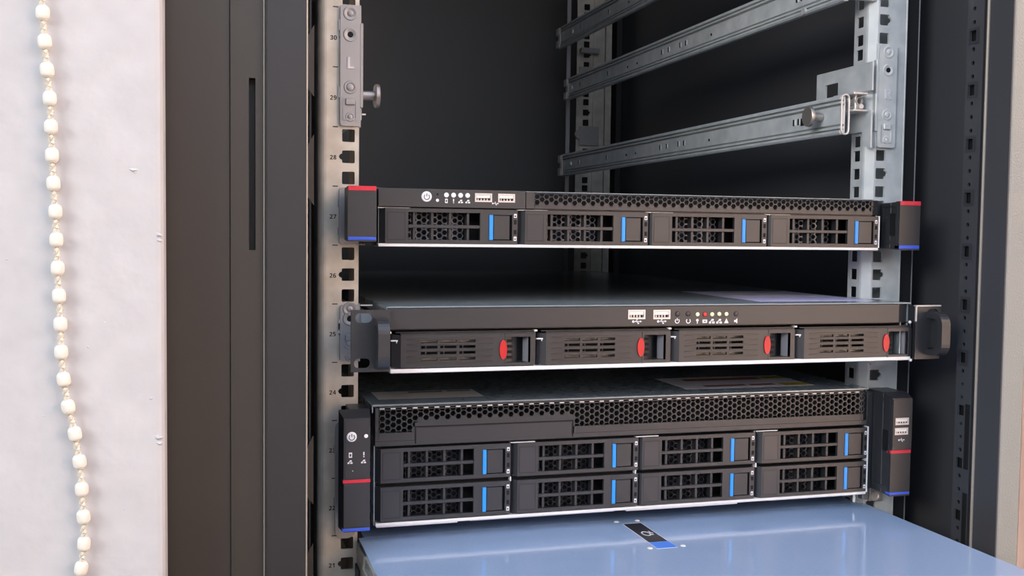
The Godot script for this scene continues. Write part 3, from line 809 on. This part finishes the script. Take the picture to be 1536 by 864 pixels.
func server_red():
	var t := thing("server", Vector3(0, 130, -300), "black server in unit 25 with red oval drive buttons, standing out on pull handles", "server", "servers in the rack")
	var Z := 58.0
	hollow(t, -210, 219.0, 132.6, 177.6, -660, Z - 5)
	var mb := MB.new()
	mb.box(-211.5, 219.4, 178.0, 179.0, -660, 2.5, 0.2); mb.box(-211.5, 226.6, 178.0, 179.0, 2.6, Z - 12, 0.2); mb.box(225.6, 226.6, 133, 178, 2.6, Z - 6, 0.2); mb.box(-211.5, 226.6, 178.0, 179.4, Z - 11.5, Z - 2, 0.5)
	mb.box(-212.2, -211.0, 172, 179.2, -660, Z - 3, 0.3)
	var cv := part("top_cover", mb, M.cover, t)
	bxp("front_lip", -209.8, 226.2, 131.4, 134.4, 8, Z - 0.5, 0.5, M.lip, t, "bright bare steel lip")
	mb = MB.new()
	mb.grid(FR, -211.4, 212.7, 163.4, 177.9, [[-27.1, -13.7, 168.8, 175.2], [-6.3, 7.1, 168.6, 175.0]], Z - 14, Z)
	mb.quad(Vector3(-211.4, 177.9, Z), Vector3(212.7, 177.9, Z), Vector3(212.7, 178.5, Z - 0.8), Vector3(-211.4, 178.5, Z - 0.8), Vector3(0, 0.8, 0.6))
	mb.loft([212.6, 228.2, 162.9, 178.0, Z - 9], [212.6, 213.2, 163.2, 178.2, Z - 0.1])
	mb.box(-210, 226, 162.2, 163.2, 0, Z - 6)
	var bz := part("bezel", mb, M.plastic, t)
	bxp("bezel_gap", -209, 226, 161.0, 162.2, 0, Z - 8, 0, M.void, bz)
	usb_port(-20.4, 172.0, Z, bz, 13.4, 6.4, 2.5); usb_port(0.4, 171.8, Z, bz, 13.4, 6.4, 2.5)
	mb = MB.new()
	usb_icon(mb, -20.0, 166.6, Z + 0.12, 1.5); usb_icon(mb, 0.6, 166.5, Z + 0.12, 1.5)
	power_icon(mb, 13.4, 166.6, Z + 0.12, 2.0, 0.7)
	for i in 16:                                         # open ring of the reset key
		var a := deg_to_rad(130 + i * 17.5); var b := deg_to_rad(130 + (i + 1) * 17.5)
		var A := Vector2.from_angle(a); var B := Vector2.from_angle(b)
		mb.quad(Vector3(22.8 + A.x * 2, 166.5 + A.y * 2, Z + 0.12), Vector3(22.8 + B.x * 2, 166.5 + B.y * 2, Z + 0.12), Vector3(22.8 + B.x * 1.3, 166.5 + B.y * 1.3, Z + 0.12), Vector3(22.8 + A.x * 1.3, 166.5 + A.y * 1.3, Z + 0.12), Vector3(0, 0, 1))
	mb.extrude(disc(30.5, 167.0, 1.1, 12), Z, Z + 0.12); mb.box(30.1, 30.9, 164.4, 166.2, Z, Z + 0.12)
	mb.cell(FR, 34.9, 38.9, 164.8, 167.4, rr(36.9, 166.1, 1.0, 0.4, 0.2, 1), Z, Z + 0.12)
	net_icon(mb, 43.0, 166.2, Z + 0.12, 1.7); net_icon(mb, 49.3, 166.1, Z + 0.12, 1.7)
	mb.cell(FR, 54.9, 56.2, 165.0, 166.4, disc(55.5, 165.7, 0.35, 6), Z, Z + 0.12)
	mb.extrude(PackedVector2Array([Vector2(53.5, 164.4), Vector2(57.5, 164.4), Vector2(55.5, 168.2)]), Z, Z + 0.1)
	mb.box(62.2, 63.2, 165.2, 166.8, Z, Z + 0.12); mb.extrude(PackedVector2Array([Vector2(63.2, 165.4), Vector2(65.0, 164.0), Vector2(65.0, 168.2), Vector2(63.2, 166.6)]), Z, Z + 0.12)
	part("printed_icon", mb, M.white, bz)
	for d in [[13.6, 172.1, "plastic"], [22.4, 172.0, "plastic"], [30.6, 171.6, "lamp_pale"], [36.9, 171.4, "lamp_red"], [43.1, 171.5, "lamp_pale"], [49.2, 171.7, "lamp_pale"], [55.4, 171.6, "lamp_pale"], [63.7, 171.7, "plastic"]]:
		mb = MB.new(); mb.cyl(Vector3(d[0], d[1], Z - 0.1), Vector3(d[0], d[1], Z + 0.06), 2.1, 2.1, 20)
		var ring := part("lamp_seat", mb, M.void, bz)
		mb = MB.new(); mb.lathe(Vector3(d[0], d[1], Z), Vector3(0, 0, 1), [[0, 1.75], [0.35, 1.65], [0.6, 0.9], [0.65, 0.0]], 20)
		part("push_button" if d[2] == "plastic" else "indicator_lamp", mb, M[d[2]], ring)
	var xs := [-208.4, -98.9, 9.6, 119.4]
	var p: MeshInstance3D = null
	for i in 4:
		var o := Vector3(xs[i], 134.6 - i * 0.3, Z - 1)
		if p == null: p = red_tray(t, o)
		else: red_tray(t, o, p)
	for x in [-209.6, -100.2, 8.4, 118.2]:
		mb = MB.new(); mb.box(x, x + 0.7, 134.4, 161, 0, Z - 6); mb.box(x - 1.5, x + 0.7, 160.2, 161.4, Z - 6, Z - 0.8)
		part("drive_divider", mb, M.lip, t)
	# sticker on the cover
	var st := bxp("sticker", 102.5, 213, 179.0, 179.12, -122, 26, 0, M.sticker_violet, cv, "pale violet sticker at the right")
	boxes("print", [[110, 190, 179.12, 179.15, -110, -80], [115, 205, 179.12, 179.15, -60, -35]], 0, M.sticker_white, st)
	# ears and pull handles
	mb = MB.new()
	mb.cell(FR, -238.2, -211.0, 155.2, 177.5, rr(-229.4, 171.9, 6.0, 3.6, 3.5, 5), 59, 62)
	mb.cell(FR, -238.2, -211.0, 133.6, 155.2, rr(-230.4, 139.8, 5.8, 3.5, 3.4, 5), 59, 62)
	mb.box(-212.6, -210.4, 134, 177, 30, 61)
	var e := part("rack_ear", mb, M.plastic, t)
	pull(e, -222.2, -214.0)
	mb = MB.new()
	mb.cell(FR, 226.4, 250.8, 155.2, 176.6, rr(243.0, 171.0, 5.2, 3.4, 3.3, 5), 59, 62)
	mb.cell(FR, 226.4, 250.8, 132.6, 155.2, rr(243.0, 139.0, 5.2, 3.4, 3.3, 5), 59, 62)
	mb.box(226.5, 228.3, 163, 177.2, 40, 62.3, 0.3)
	var e2 := part("rack_ear", mb, M.plastic, t)
	mb = MB.new(); mb.box(226.4, 250.8, 176.2, 177.4, 59, 62.8, 0.3); mb.box(226.2, 227.2, 164, 177.2, 61, 62.8, 0.2)
	part("bare_edge", mb, M.shell, e2, "bare metal edge")
	mb = MB.new(); mb.lathe(Vector3(223.6, 163.2, Z), Vector3(0, 0, 1), [[0, 1.3], [1, 1.2], [1.6, 0]], 12); mb.lathe(Vector3(225.4, 131.6, Z), Vector3(0, 0, 1), [[0, 1.3], [1, 1.2], [1.6, 0]], 12)
	part("rivet", mb, M.lip, e2)
	pull(e2, 236.6, 244.8)

func pull(e: Node3D, x0: float, x1: float):
	var mb := MB.new()
	var o := PackedVector2Array(); var i_ := PackedVector2Array()
	# side view (z, y): a D-shaped bow in front of the ear
	for k in 7: o.append(Vector2(72 + 10 * sin(k * PI / 12), 162 + 10 * cos(k * PI / 12)))
	for k in 7: o.append(Vector2(72 + 10 * cos(k * PI / 12), 146.5 - 10 * sin(k * PI / 12)))
	o.append(Vector2(61.5, 136.5)); o.append(Vector2(61.5, 141)); o.append(Vector2(71, 141.5))
	for k in 5: o.append(Vector2(71 + 5 * sin(k * PI / 8), 147.5 - 5 * cos(k * PI / 8)))
	for k in 5: o.append(Vector2(71 + 5 * cos(k * PI / 8), 162 + 5 * sin(k * PI / 8)))
	o.append(Vector2(61.5, 167)); o.append(Vector2(61.5, 172))
	mb.extrude(o, x0, x1, SD)
	mb.extrude(PackedVector2Array([Vector2(61.5, 142), Vector2(71, 143), Vector2(75, 148), Vector2(75, 161), Vector2(71, 166), Vector2(61.5, 166)]), x1 - 3.0, x1 - 1.5, SD)
	part("pull_handle", mb, M.plastic, e)

func server_low():
	var t := thing("server", Vector3(0, -46, -200), "lowest server drawn far out of the rack, showing its glossy blue-grey top cover", "server", "servers in the rack")
	var mb := MB.new()
	mb.box(-219, 219, -44, -4.2, -520, 2, 0.4); mb.box(-223.4, 223.4, -44, -4.2, 2.1, 318, 0.4)
	var ch := part("chassis", mb, M.cover, t)
	mb = MB.new()
	mb.box(-219.4, 219.4, -4.2, -2.6, -520, 1.4, 0.2); mb.box(-224, 224, -4.2, -2.6, 1.4, 322, 0.2)
	var cv := part("top_cover", mb, M.lid, t, "glossy blue-grey cover")
	# left side of the drawer slide with cut-outs
	mb = MB.new()
	mb.cell(SD, 1.5, 110, -42, -4.4, PackedVector2Array([Vector2(33, -17), Vector2(37.5, -6), Vector2(44, -4.8), Vector2(84, -4.8), Vector2(84, -17)]), -225.2, -223.5)
	mb.cell(SD, 110, 300, -42, -4.4, rr(200, -20, 20, 6, 2, 2), -225.2, -223.5)
	part("side_bracket", mb, M.galv, t)
	bxp("inner_slide", -226.6, -225.3, -44, -22, 1.5, 20, 0, M.plastic_dark, t)
	# service tag: dark field with a white thumb outline, blue end
	var tg := bxp("release_tag", -11.3, 5.4, -2.6, -2.45, 13.6, 83.8, 0.05, M.lip, cv)
	bxp("tag_field", -10.7, 4.6, -2.45, -2.35, 15, 67, 0, M.tag_black, tg)
	bxp("tag_end", -10.9, 5.0, -2.45, -2.3, 67.6, 83.4, 0, M.tag_blue, tg, "blue end of the tag")
	mb = MB.new()
	for i in 20:
		var a := TAU * i / 20; var b := TAU * (i + 1) / 20
		mb.quad(Vector3(-3.6 + 3.4 * cos(a), -2.3, 45 + 6.2 * sin(a)), Vector3(-3.6 + 3.4 * cos(b), -2.3, 45 + 6.2 * sin(b)), Vector3(-3.6 + 2.5 * cos(b), -2.3, 45 + 4.6 * sin(b)), Vector3(-3.6 + 2.5 * cos(a), -2.3, 45 + 4.6 * sin(a)), Vector3.UP)
	mb.box(-0.6, 2.8, -2.34, -2.3, 43, 44.6); mb.box(-0.8, 1.4, -2.34, -2.3, 47.0, 49.2); mb.box(0.6, 1.4, -2.34, -2.3, 38.5, 43)
	part("printed_icon", mb, M.white, tg)
	for p in [[-13.4, 7.0], [4.8, 7.4], [-16.0, 80.8], [11.0, 81.2]]:
		mb = MB.new(); mb.lathe(Vector3(p[0], -2.6, p[1]), Vector3.UP, [[0, 2.2], [0.5, 1.8], [0.9, 0.0]], 16)
		part("rivet", mb, M.lip, cv)

# ---------------------------------------------------------------- slide rails
func slide_body(t: Node3D, x: float, y0: float, y1: float, z0: float, z1: float):
	# cross-section of the telescopic channel, its open side facing -x
	var h := y1 - y0
	var P := PackedVector2Array()
	for a in [[6, 0], [1.5, 0], [0, 0.05], [0, 0.10], [4.5, 0.11], [4.5, 0.145], [0.6, 0.155], [0.6, 0.205], [5.0, 0.215], [5.0, 0.255], [1.6, 0.27], [1.6, 0.73], [5.0, 0.745], [5.0, 0.785], [0.6, 0.795], [0.6, 0.845], [4.5, 0.855], [4.5, 0.89], [0, 0.90], [0, 0.95], [1.5, 1.0], [6, 1.0]]:
		P.append(Vector2(x + a[0], y0 + a[1] * h))
	var mb := MB.new()
	mb.extrude(P, z0, z1)
	part("channel", mb, M.zinc, t)
	var ym := (y0 + y1) / 2
	for z in [-667, -555, -378, -359, -327, -312, -76, -68]:
		if z > z0 and z < z1 - 10:
			mb = MB.new(); mb.box(x + 0.9, x + 1.9, ym - 2.6, ym + 3.2, z, z + 1.6, 0.2); part("stamped_tab", mb, M.zinc, t)
			mb = MB.new(); mb.box(x + 1.3, x + 1.75, ym - 2.6, ym + 3.2, z - 3.2, z - 0.2); part("tab_opening", mb, M.void, t)
	for z in [-486, -455, -250]:
		if z > z0 and z < z1 - 10:
			mb = MB.new(); mb.cyl(Vector3(x + 1.0, ym - 1.5, z), Vector3(x + 1.8, ym - 1.5, z), 1.4, 1.4, 12); part("tab_opening", mb, M.void, t)
	mb = MB.new(); mb.lathe(Vector3(x + 1.6, ym, -704), Vector3(-1, 0, 0), [[0, 4.2], [1.2, 4.0], [2.2, 2.0], [2.2, 0]], 16); part("rivet", mb, M.shell, t)
	# end clip at the back
	mb = MB.new()
	mb.box(x - 1.5, x + 7, y0 + 1, y0 + h * 0.38, z0 - 12, z0 + 2, 0.8); mb.box(x - 1.5, x + 7, y1 - h * 0.38, y1 - 1, z0 - 12, z0 + 2, 0.8); mb.box(x - 0.5, x + 0.8, y0 + 3, y1 - 3, z0 - 4, z0 + 6, 0.3)
	part("end_clip", mb, M.shell, t)

func bracket_plate(t: Node3D, x0: float, x1: float, y0: float, y1: float, letter: String, m: Material, outward: float) -> MeshInstance3D:
	var mb := MB.new()
	mb.extrude(rr((x0 + x1) / 2, (y0 + y1) / 2, (x1 - x0) / 2, (y1 - y0) / 2, 2.2, 3), 0.1, 3.0)
	# the step on the side of the rail's opening
	var xi := x1 if outward < 0 else x0
	mb.box(minf(xi, xi + 2.4 * -outward), maxf(xi, xi + 2.4 * -outward), y0 + 14, y1 - 13, -3, 2.6, 0.4)
	mb.box(xi - 1.0, xi + 1.0, y0 - 0.5, y1 + 0.5, -12, 0.6)
	var b := part("bracket_plate", mb, m, t)
	var cx := (x0 + x1) / 2
	for f in [[0.93, 4.7, 2.1], [0.755, 4.7, 1.9], [0.32, 4.2, 2.4], [0.075, 2.9, 1.8]]:
		var y: float = lerpf(y0, y1, f[0])
		mb = MB.new()
		mb.lathe(Vector3(cx, y, 3.0), Vector3(0, 0, 1), [[0.0, f[1] + 0.7], [0.7, f[1] + 0.3], [0.7, f[1] - 0.6], [0.1, f[2] + 0.2], [0.1, 0.0]], 24)
		var s := part("boss", mb, m, b)
		mb = MB.new()
		if f[0] == 0.755: mb.cyl(Vector3(cx, y, 3.0), Vector3(cx, y, 3.25), f[2] + 0.3, f[2] + 0.3, 16); part("hole", mb, M.void, s)
		else: mb.lathe(Vector3(cx, y, 3.0), Vector3(0, 0, 1), [[0, f[2] + 0.2], [0.9, f[2]], [1.3, f[2] * 0.4], [1.3, 0]], 18); part("pin", mb, m, s)
	if letter: text("embossed_letter", letter, 8.5, Vector3(cx, lerpf(y0, y1, 0.52), 3.2), M.sticker_white, b, 0.9)
	mb = MB.new(); mb.cell(FR, cx - 5.4, cx + 5.4, y0 + 4.2, y0 + 20, rr(cx, y0 + 12, 4.2, 6.5, 1, 2), 3.0, 3.6); mb.box(cx - 3.6, cx + 3.6, y0 + 15.5, y0 + 20.5, 3.0, 4.8, 0.6)
	part("catch_frame", mb, m, b)
	mb = MB.new()
	for y in [y1 - 15.0, y0 + 25.0]: mb.box((x0 - 1.2) if outward < 0 else x1, x0 if outward < 0 else (x1 + 1.2), y - 4, y + 4, 0.5, 1.8, 0.2)
	part("tab", mb, M.lip, b)
	return b

func pin_knob(t: Node3D, p: Vector3, ax: Vector3, shaft: float):
	var mb := MB.new()
	mb.lathe(p, ax, [[0, 3.6], [shaft, 3.6], [shaft, 8.0], [shaft + 0.8, 9.0], [shaft + 2.9, 9.0], [shaft + 3.7, 8.3], [shaft + 3.7, 0]], 36)
	part("pin_knob", mb, M.steel, t, "turned steel knob")

func slide_rails():
	var g := "telescopic slide rails on the right of the rack"
	# lowest free slide, with the bracket marked R
	var t := thing("slide_rail", Vector3(205, 322, -380), "lowest of three bare slide rails on the right, with knob and bracket marked R", "slide rail", g)
	slide_body(t, 191, 322, 355.5, -745, -2)
	bracket_plate(t, 226.6, 244.4, 311.5, 400.4, "R", M.zinc, 1.0)
	pin_knob(t, Vector3(192, 339.5, -31), Vector3(-1, 0, 0), 11)
	var mb := MB.new()
	mb.grid(SD, -78, 8, 360, 384.5, [[-63, -43, 360, 373]], 216, 217.6)
	part("bracket_arm", mb, M.zinc, t)
	mb = MB.new()
	mb.extrude(PackedVector2Array([Vector2(-29, 325), Vector2(-29, 343), Vector2(8, 343), Vector2(8, 310.5), Vector2(0, 312), Vector2(-4, 318), Vector2(-5, 325)]), 216, 217.6, SD)
	part("bracket_arm", mb, M.zinc, t)
	mb = MB.new()
	mb.cyl(Vector3(209, 346, -18), Vector3(209, 346, 4), 2.2, 2.2, 12); mb.box(200, 214, 341.5, 343.2, -26, 6, 0.5); mb.box(200, 214, 356, 358, -26, 6, 0.5); mb.box(206, 208, 343, 357, -16, -12, 0.4); mb.box(206, 208, 343, 357, -4, -1, 0.4)
	mb.lathe(Vector3(209, 351, -10), Vector3(0, 0, 1), [[0, 3], [2, 3.4], [4, 3], [6, 3.4], [8, 3], [10, 3.4], [12, 3]], 14)
	part("spring_catch", mb, M.shell, t)
	mb = MB.new()
	var loop := []
	for q in rr(339, 195.5, 17.0, 3.6, 3.4, 5): loop.append(Vector3(q.y, q.x, 0.4))
	loop.append(loop[0])
	mb.tube(loop, 0.9, 8)
	part("end_loop", mb, M.shell, t)
	mb = MB.new(); mb.box(191.8, 192.7, 335, 341.5, -65, -60); mb.box(191.8, 192.7, 334, 342, -50, -46); part("tab_opening", mb, M.void, t)
	bxp("rear_bracket", 221, 253, 371, 400, -749, -746, 0.5, M.cast, t)
	mb = MB.new(); mb.cyl(Vector3(220, 388, -747), Vector3(220, 388, -744), 7, 7, 18); part("rear_boss", mb, M.cast, t)
	# the two above
	t = thing("slide_rail", Vector3(205, 436, -380), "middle of the three bare slide rails on the right, running up out of the picture", "slide rail", g)
	slide_body(t, 191, 436.5, 469, -722, -2)
	mb = MB.new(); mb.box(193, 224, 438, 466, -4, 0, 0.5); part("front_bracket", mb, M.zinc, t)
	bxp("rear_bracket", 220, 252, 480, 492, -749, -746, 0.5, M.cast, t)
	mb = MB.new(); mb.cyl(Vector3(192, 439, -62), Vector3(189.5, 439, -62), 3.2, 3.2, 14); part("rivet", mb, M.shell, t)
	t = thing("slide_rail", Vector3(205, 520, -380), "topmost of the three bare slide rails on the right, nearest the upper edge", "slide rail", g)
	slide_body(t, 191, 520, 552.5, -762, -2)
	mb = MB.new(); mb.box(193, 224, 522, 550, -4, 0, 0.5); part("front_bracket", mb, M.zinc, t)
	mb = MB.new(); mb.box(220, 250, 512, 520, -749, -740, 0.8); part("rear_bracket", mb, M.cast, t)
	# on the left only the front ends show
	var h := "slide rail brackets on the left rail"
	t = thing("slide_rail", Vector3(-230, 311, -300), "left slide rail bracket marked L with a turned steel knob, at units 29 and 30", "slide rail", h)
	bracket_plate(t, -239.2, -224.4, 311.8, 401.6, "L", M.cast, -1.0)
	pin_knob(t, Vector3(-224, 336, -5), Vector3(1, 0, 0), 11.5)
	bxp("channel", -224.5, -221, 318, 354, -700, -12, 0.4, M.zinc, t)
	mb = MB.new(); mb.box(-222.6, -219.6, 320.5, 321.6, -1, 1, 0.2); part("tab", mb, M.lip, t)
	t = thing("slide_rail", Vector3(-230, 134, -300), "left slide rail bracket with screws, half behind the ear of the red-buttoned server", "slide rail", h)
	bracket_plate(t, -238.7, -224.2, 134.4, 177.2, "", M.cast, -1.0)
	bxp("channel", -222.5, -213.4, 138, 170, -640, -4, 0.4, M.zinc, t)
	mb = MB.new(); mb.box(-223, -214, 176.2, 177.2, 0, 2, 0.2); part("tab", mb, M.lip, t)
	t = thing("slide_rail", Vector3(-230, 222, -300), "narrow strip of left slide rail bracket behind the latch of the slim server", "slide rail", h)
	mb = MB.new(); mb.extrude(rr(-232.2, 244.4, 7.4, 21.4, 2.2, 3), 0.1, 2.6); mb.box(-240.4, -239.4, 251, 257, 0.2, 1.6, 0.2); mb.box(-240.4, -239.4, 230, 236, 0.2, 1.6, 0.2); mb.box(-226, -220, 222.4, 223.4, 0, 2)
	part("bracket_plate", mb, M.cast, t); bxp("channel", -222.8, -215, 228, 260, -640, -4, 0.4, M.zinc, t)
	t = thing("slide_rail", Vector3(-230, -2, -300), "tall left slide rail bracket curving out below the latch of the eight-drive server", "slide rail", h)
	mb = MB.new(); mb.extrude(rr(-234.2, 43.5, 7.8, 45.3, 6, 4), 0.1, 2.8); mb.box(-242.9, -241.8, 64, 70, 0.3, 1.8, 0.2); mb.box(-242.9, -241.8, 24, 30, 0.3, 1.8, 0.2)
	part("bracket_plate", mb, M.cast, t); bxp("channel", -223.0, -217.2, 20, 52, -640, -4, 0.4, M.zinc, t)
	t = thing("slide_rail", Vector3(236, -2, -300), "right slide rail bracket end with a round screw below the latch of the eight-drive server", "slide rail", "slide rail brackets on the right rail")
	mb = MB.new(); mb.box(229.4, 243, -1.4, 12, 0.1, 3, 0.6); mb.box(222.5, 229.4, 0.5, 12, -8, 2, 0.5); part("bracket_plate", mb, M.cast, t)
	mb = MB.new(); mb.lathe(Vector3(235.4, 3.4, 3), Vector3(0, 0, 1), [[0, 4.6], [0.7, 4.2], [0.7, 2.9], [0.2, 2.4], [0.2, 0]], 20); part("screw", mb, M.shell, t)
	t = thing("slide_rail", Vector3(236, 119, -300), "right slide rail bracket peeping out under the pull handle of the red-buttoned server", "slide rail", "slide rail brackets on the right rail")
	mb = MB.new()
	mb.extrude(PackedVector2Array([Vector2(224, 123.4), Vector2(228, 120.6), Vector2(238, 119.2), Vector2(246, 120.6), Vector2(252, 124), Vector2(252, 130.5), Vector2(227, 130.5)]), 0.1, 2.2)
	part("bracket_plate", mb, M.zinc, t); bxp("channel", 220.5, 223.0, 134, 168, -640, -30, 0.4, M.zinc, t)

# ---------------------------------------------------------------- the room
func room():
	var mb := MB.new(); mb.box(-2500, 1800, -LIFT - 60, -LIFT, -1300, 3600)
	struct("floor", mb, M.floor)
	mb = MB.new(); mb.box(-2500, 1800, 1700, 1760, -1300, 250)
	struct("ceiling", mb, M.plaster)
	mb = MB.new(); mb.box(-2500, 1800, -LIFT, 1700, -1360, -1300)
	struct("wall_back", mb, M.plaster)
	mb = MB.new(); mb.box(304, 1200, -LIFT, 1700, 20, 98); mb.box(1200, 1260, -LIFT, 1700, 20, 3600)
	struct("wall_right", mb, M.wood)
	# window side on the left: solid beside the rack, open in front of it
	mb = MB.new(); mb.grid(SD, -1300, 3600, -LIFT, 1700, [[1050, 2900, 650, 1650]], -2560, -2500)
	struct("wall_side", mb, M.plaster)
	# unseen parapet added behind the camera to dim reflections in the black fronts
	mb = MB.new(); mb.box(-2560, 1260, -LIFT, 1000, 3600, 3660)
	struct("added_wall_front", mb, M.plaster)
	# white wall on the left with a softened, chipped corner
	mb = MB.new()
	var o := PackedVector2Array([Vector2(-900, 120), Vector2(-365.2, 120), Vector2(-362.6, 119.2), Vector2(-361.0, 117.2), Vector2(-360.6, 114.0), Vector2(-360.6, 86), Vector2(-900, 86)])
	mb.extrude(o, -LIFT, 1700, Transform3D(Basis(Vector3(1, 0, 0), Vector3(0, 0, 1), Vector3(0, 1, 0)), Vector3.ZERO))
	var w := struct("wall_left", mb, M.wall)
	var rng := RandomNumberGenerator.new(); rng.seed = 12
	for c in [[-378.1, 268.4, 3.2], [-377.0, 267.2, 1.6], [-363.6, 229.3, 2.6], [-363.4, 226.0, 1.8], [-368.6, 128.7, 1.6], [-364.6, 104.1, 3.0], [-364.2, 100.4, 2.4], [-404.7, 161.2, 1.2], [-395.0, 176, 0.9], [-430, 120, 1.0], [-385, 60, 0.9], [-449, 214, 1.1]]:
		mb = MB.new()
		var p := PackedVector2Array()
		for i in 9: p.append(Vector2(c[0], c[1]) + Vector2.from_angle(TAU * i / 9) * c[2] * rng.randf_range(0.45, 1.0) * Vector2(1.2, 0.75))
		var top := Vector3(c[0] + rng.randf_range(-0.6, 0.6), c[1] - 0.4, 120.0 + c[2] * 0.45)
		for i in 9: mb.poly([Vector3(p[i].x, p[i].y, 119.9), Vector3(p[(i + 1) % 9].x, p[(i + 1) % 9].y, 119.9), top], Vector3(c[0], c[1], 100))
		part("paint_chip", mb, M.wall, w)

func blind_chain():
	var t := thing("blind_chain", Vector3(-418, -150, 124), "white beaded pull chain hanging in front of the white wall at the left", "chain")
	var b := [Vector2(-428.9, 391), Vector2(-428.1, 374.5), Vector2(-427.2, 358.1), Vector2(-426.3, 341.5), Vector2(-425.2, 325.2), Vector2(-423.9, 308.6), Vector2(-423.4, 292.0), Vector2(-423.0, 275.4), Vector2(-422.4, 258.9), Vector2(-421.5, 242.3), Vector2(-421.1, 225.6), Vector2(-420.6, 208.8), Vector2(-420.0, 192.3), Vector2(-419.4, 175.4), Vector2(-419.1, 158.7), Vector2(-417.9, 142.4), Vector2(-415.5, 125.7), Vector2(-412.0, 109.3), Vector2(-409.5, 92.3), Vector2(-408.4, 75.4), Vector2(-407.6, 58.5), Vector2(-407.5, 42.0), Vector2(-409.2, 27.1), Vector2(-412, 11), Vector2(-415, -5)]
	for k in 9: b.insert(0, Vector2(-428.9 - 0.6 * (k + 1), 391.0 + 16.5 * (k + 1)))
	for k in 9: b.append(Vector2(-415.0 - 2.2 * (k + 1), -5.0 - 16.3 * (k + 1)))
	var zc := 125.2
	# two twisted strands
	for s in 2:
		var mb := MB.new()
		var path := []
		for i in b.size() - 1:
			for k in 10:
				var f: float = k / 10.0
				var c: Vector2 = b[i].lerp(b[i + 1], f)
				var a := TAU * (i + f) * 2.0 + s * PI
				path.append(Vector3(c.x + 0.95 * cos(a), c.y, zc + 0.95 * sin(a)))
		mb.tube(path, 1.2, 7)
		part("cord", mb, M.cord, t)
	var rng := RandomNumberGenerator.new(); rng.seed = 5
	for i in b.size():
		var mb := MB.new()
		var d: Vector2 = (b[maxi(i - 1, 0)] - b[mini(i + 1, b.size() - 1)]).normalized()
		var ax := Vector3(d.x + rng.randf_range(-0.05, 0.05), d.y, rng.randf_range(-0.05, 0.05)).normalized()
		mb.lathe(Vector3(b[i].x, b[i].y, zc) - ax * 4.4, ax, [[0, 0.8], [0.2, 2.4], [1.3, 3.5], [2.4, 3.85], [4.4, 3.95], [6.4, 3.85], [7.5, 3.5], [8.6, 2.4], [8.8, 0.8]], 12)
		part("bead", mb, M.bead, t)

func _ready():
	# camera
	var cam := Camera3D.new(); cam.name = "camera"
	cam.position = U(Vector3(-336.4, 232.2, 800.1)); cam.rotation_degrees = Vector3(-2.9357, -16.2707, 0.6652)
	cam.fov = 30.62; cam.near = 0.02; cam.far = 50.0
	add_child(cam); cam.current = true
	# daylight: an even bright sky seen through the open window side of the room
	var we := WorldEnvironment.new(); we.name = "world"
	var env := Environment.new()
	var sky := Sky.new(); var sm := ProceduralSkyMaterial.new()
	sm.sky_top_color = Color(0.70, 0.78, 0.90); sm.sky_horizon_color = Color(0.94, 0.92, 0.905); sm.sky_energy_multiplier = 1.55; sm.sky_curve = 0.2
	sm.ground_bottom_color = Color(0.35, 0.33, 0.3); sm.ground_horizon_color = Color(0.6, 0.58, 0.55); sm.ground_energy_multiplier = 1.0
	sky.sky_material = sm
	env.background_mode = Environment.BG_SKY; env.sky = sky
	env.tonemap_mode = Environment.TONE_MAPPER_LINEAR; env.tonemap_exposure = 0.86
	env.sdfgi_enabled = true; env.ssao_enabled = true; env.ssil_enabled = true
	we.environment = env; add_child(we)
	# low sun from the left: it passes in front of the rack and falls on the wooden wall at the right
	var sun := DirectionalLight3D.new(); sun.name = "sun"
	sun.light_energy = 10.0; sun.light_color = Color(1.0, 0.96, 0.91); sun.light_angular_distance = 0.6; sun.shadow_enabled = true
	add_child(sun); sun.look_at_from_position(Vector3(-4, 3, 1.5), Vector3(-4, 3, 1.5) + Vector3(1.0, -0.32, 0.03))
	# diffuse daylight of that same side window
	var al := AreaLight3D.new(); al.name = "window_light"
	al.area_size = Vector2(1.2, 0.8); al.light_energy = 5.0; al.light_color = Color(1.0, 0.985, 0.96)
	al.area_range = 12.0; al.shadow_enabled = true
	add_child(al); al.look_at_from_position(U(Vector3(-2440, 1150, 1950)), U(Vector3(-200, 300, 200)))
	font = SystemFont.new(); font.font_names = PackedStringArray(["Droid Sans"]); font.font_weight = 700
	make_materials()
	room()
	rack_cabinet()
	server_low()
	server_tall()
	server_red()
	server_slim()
	slide_rails()
	blind_chain()
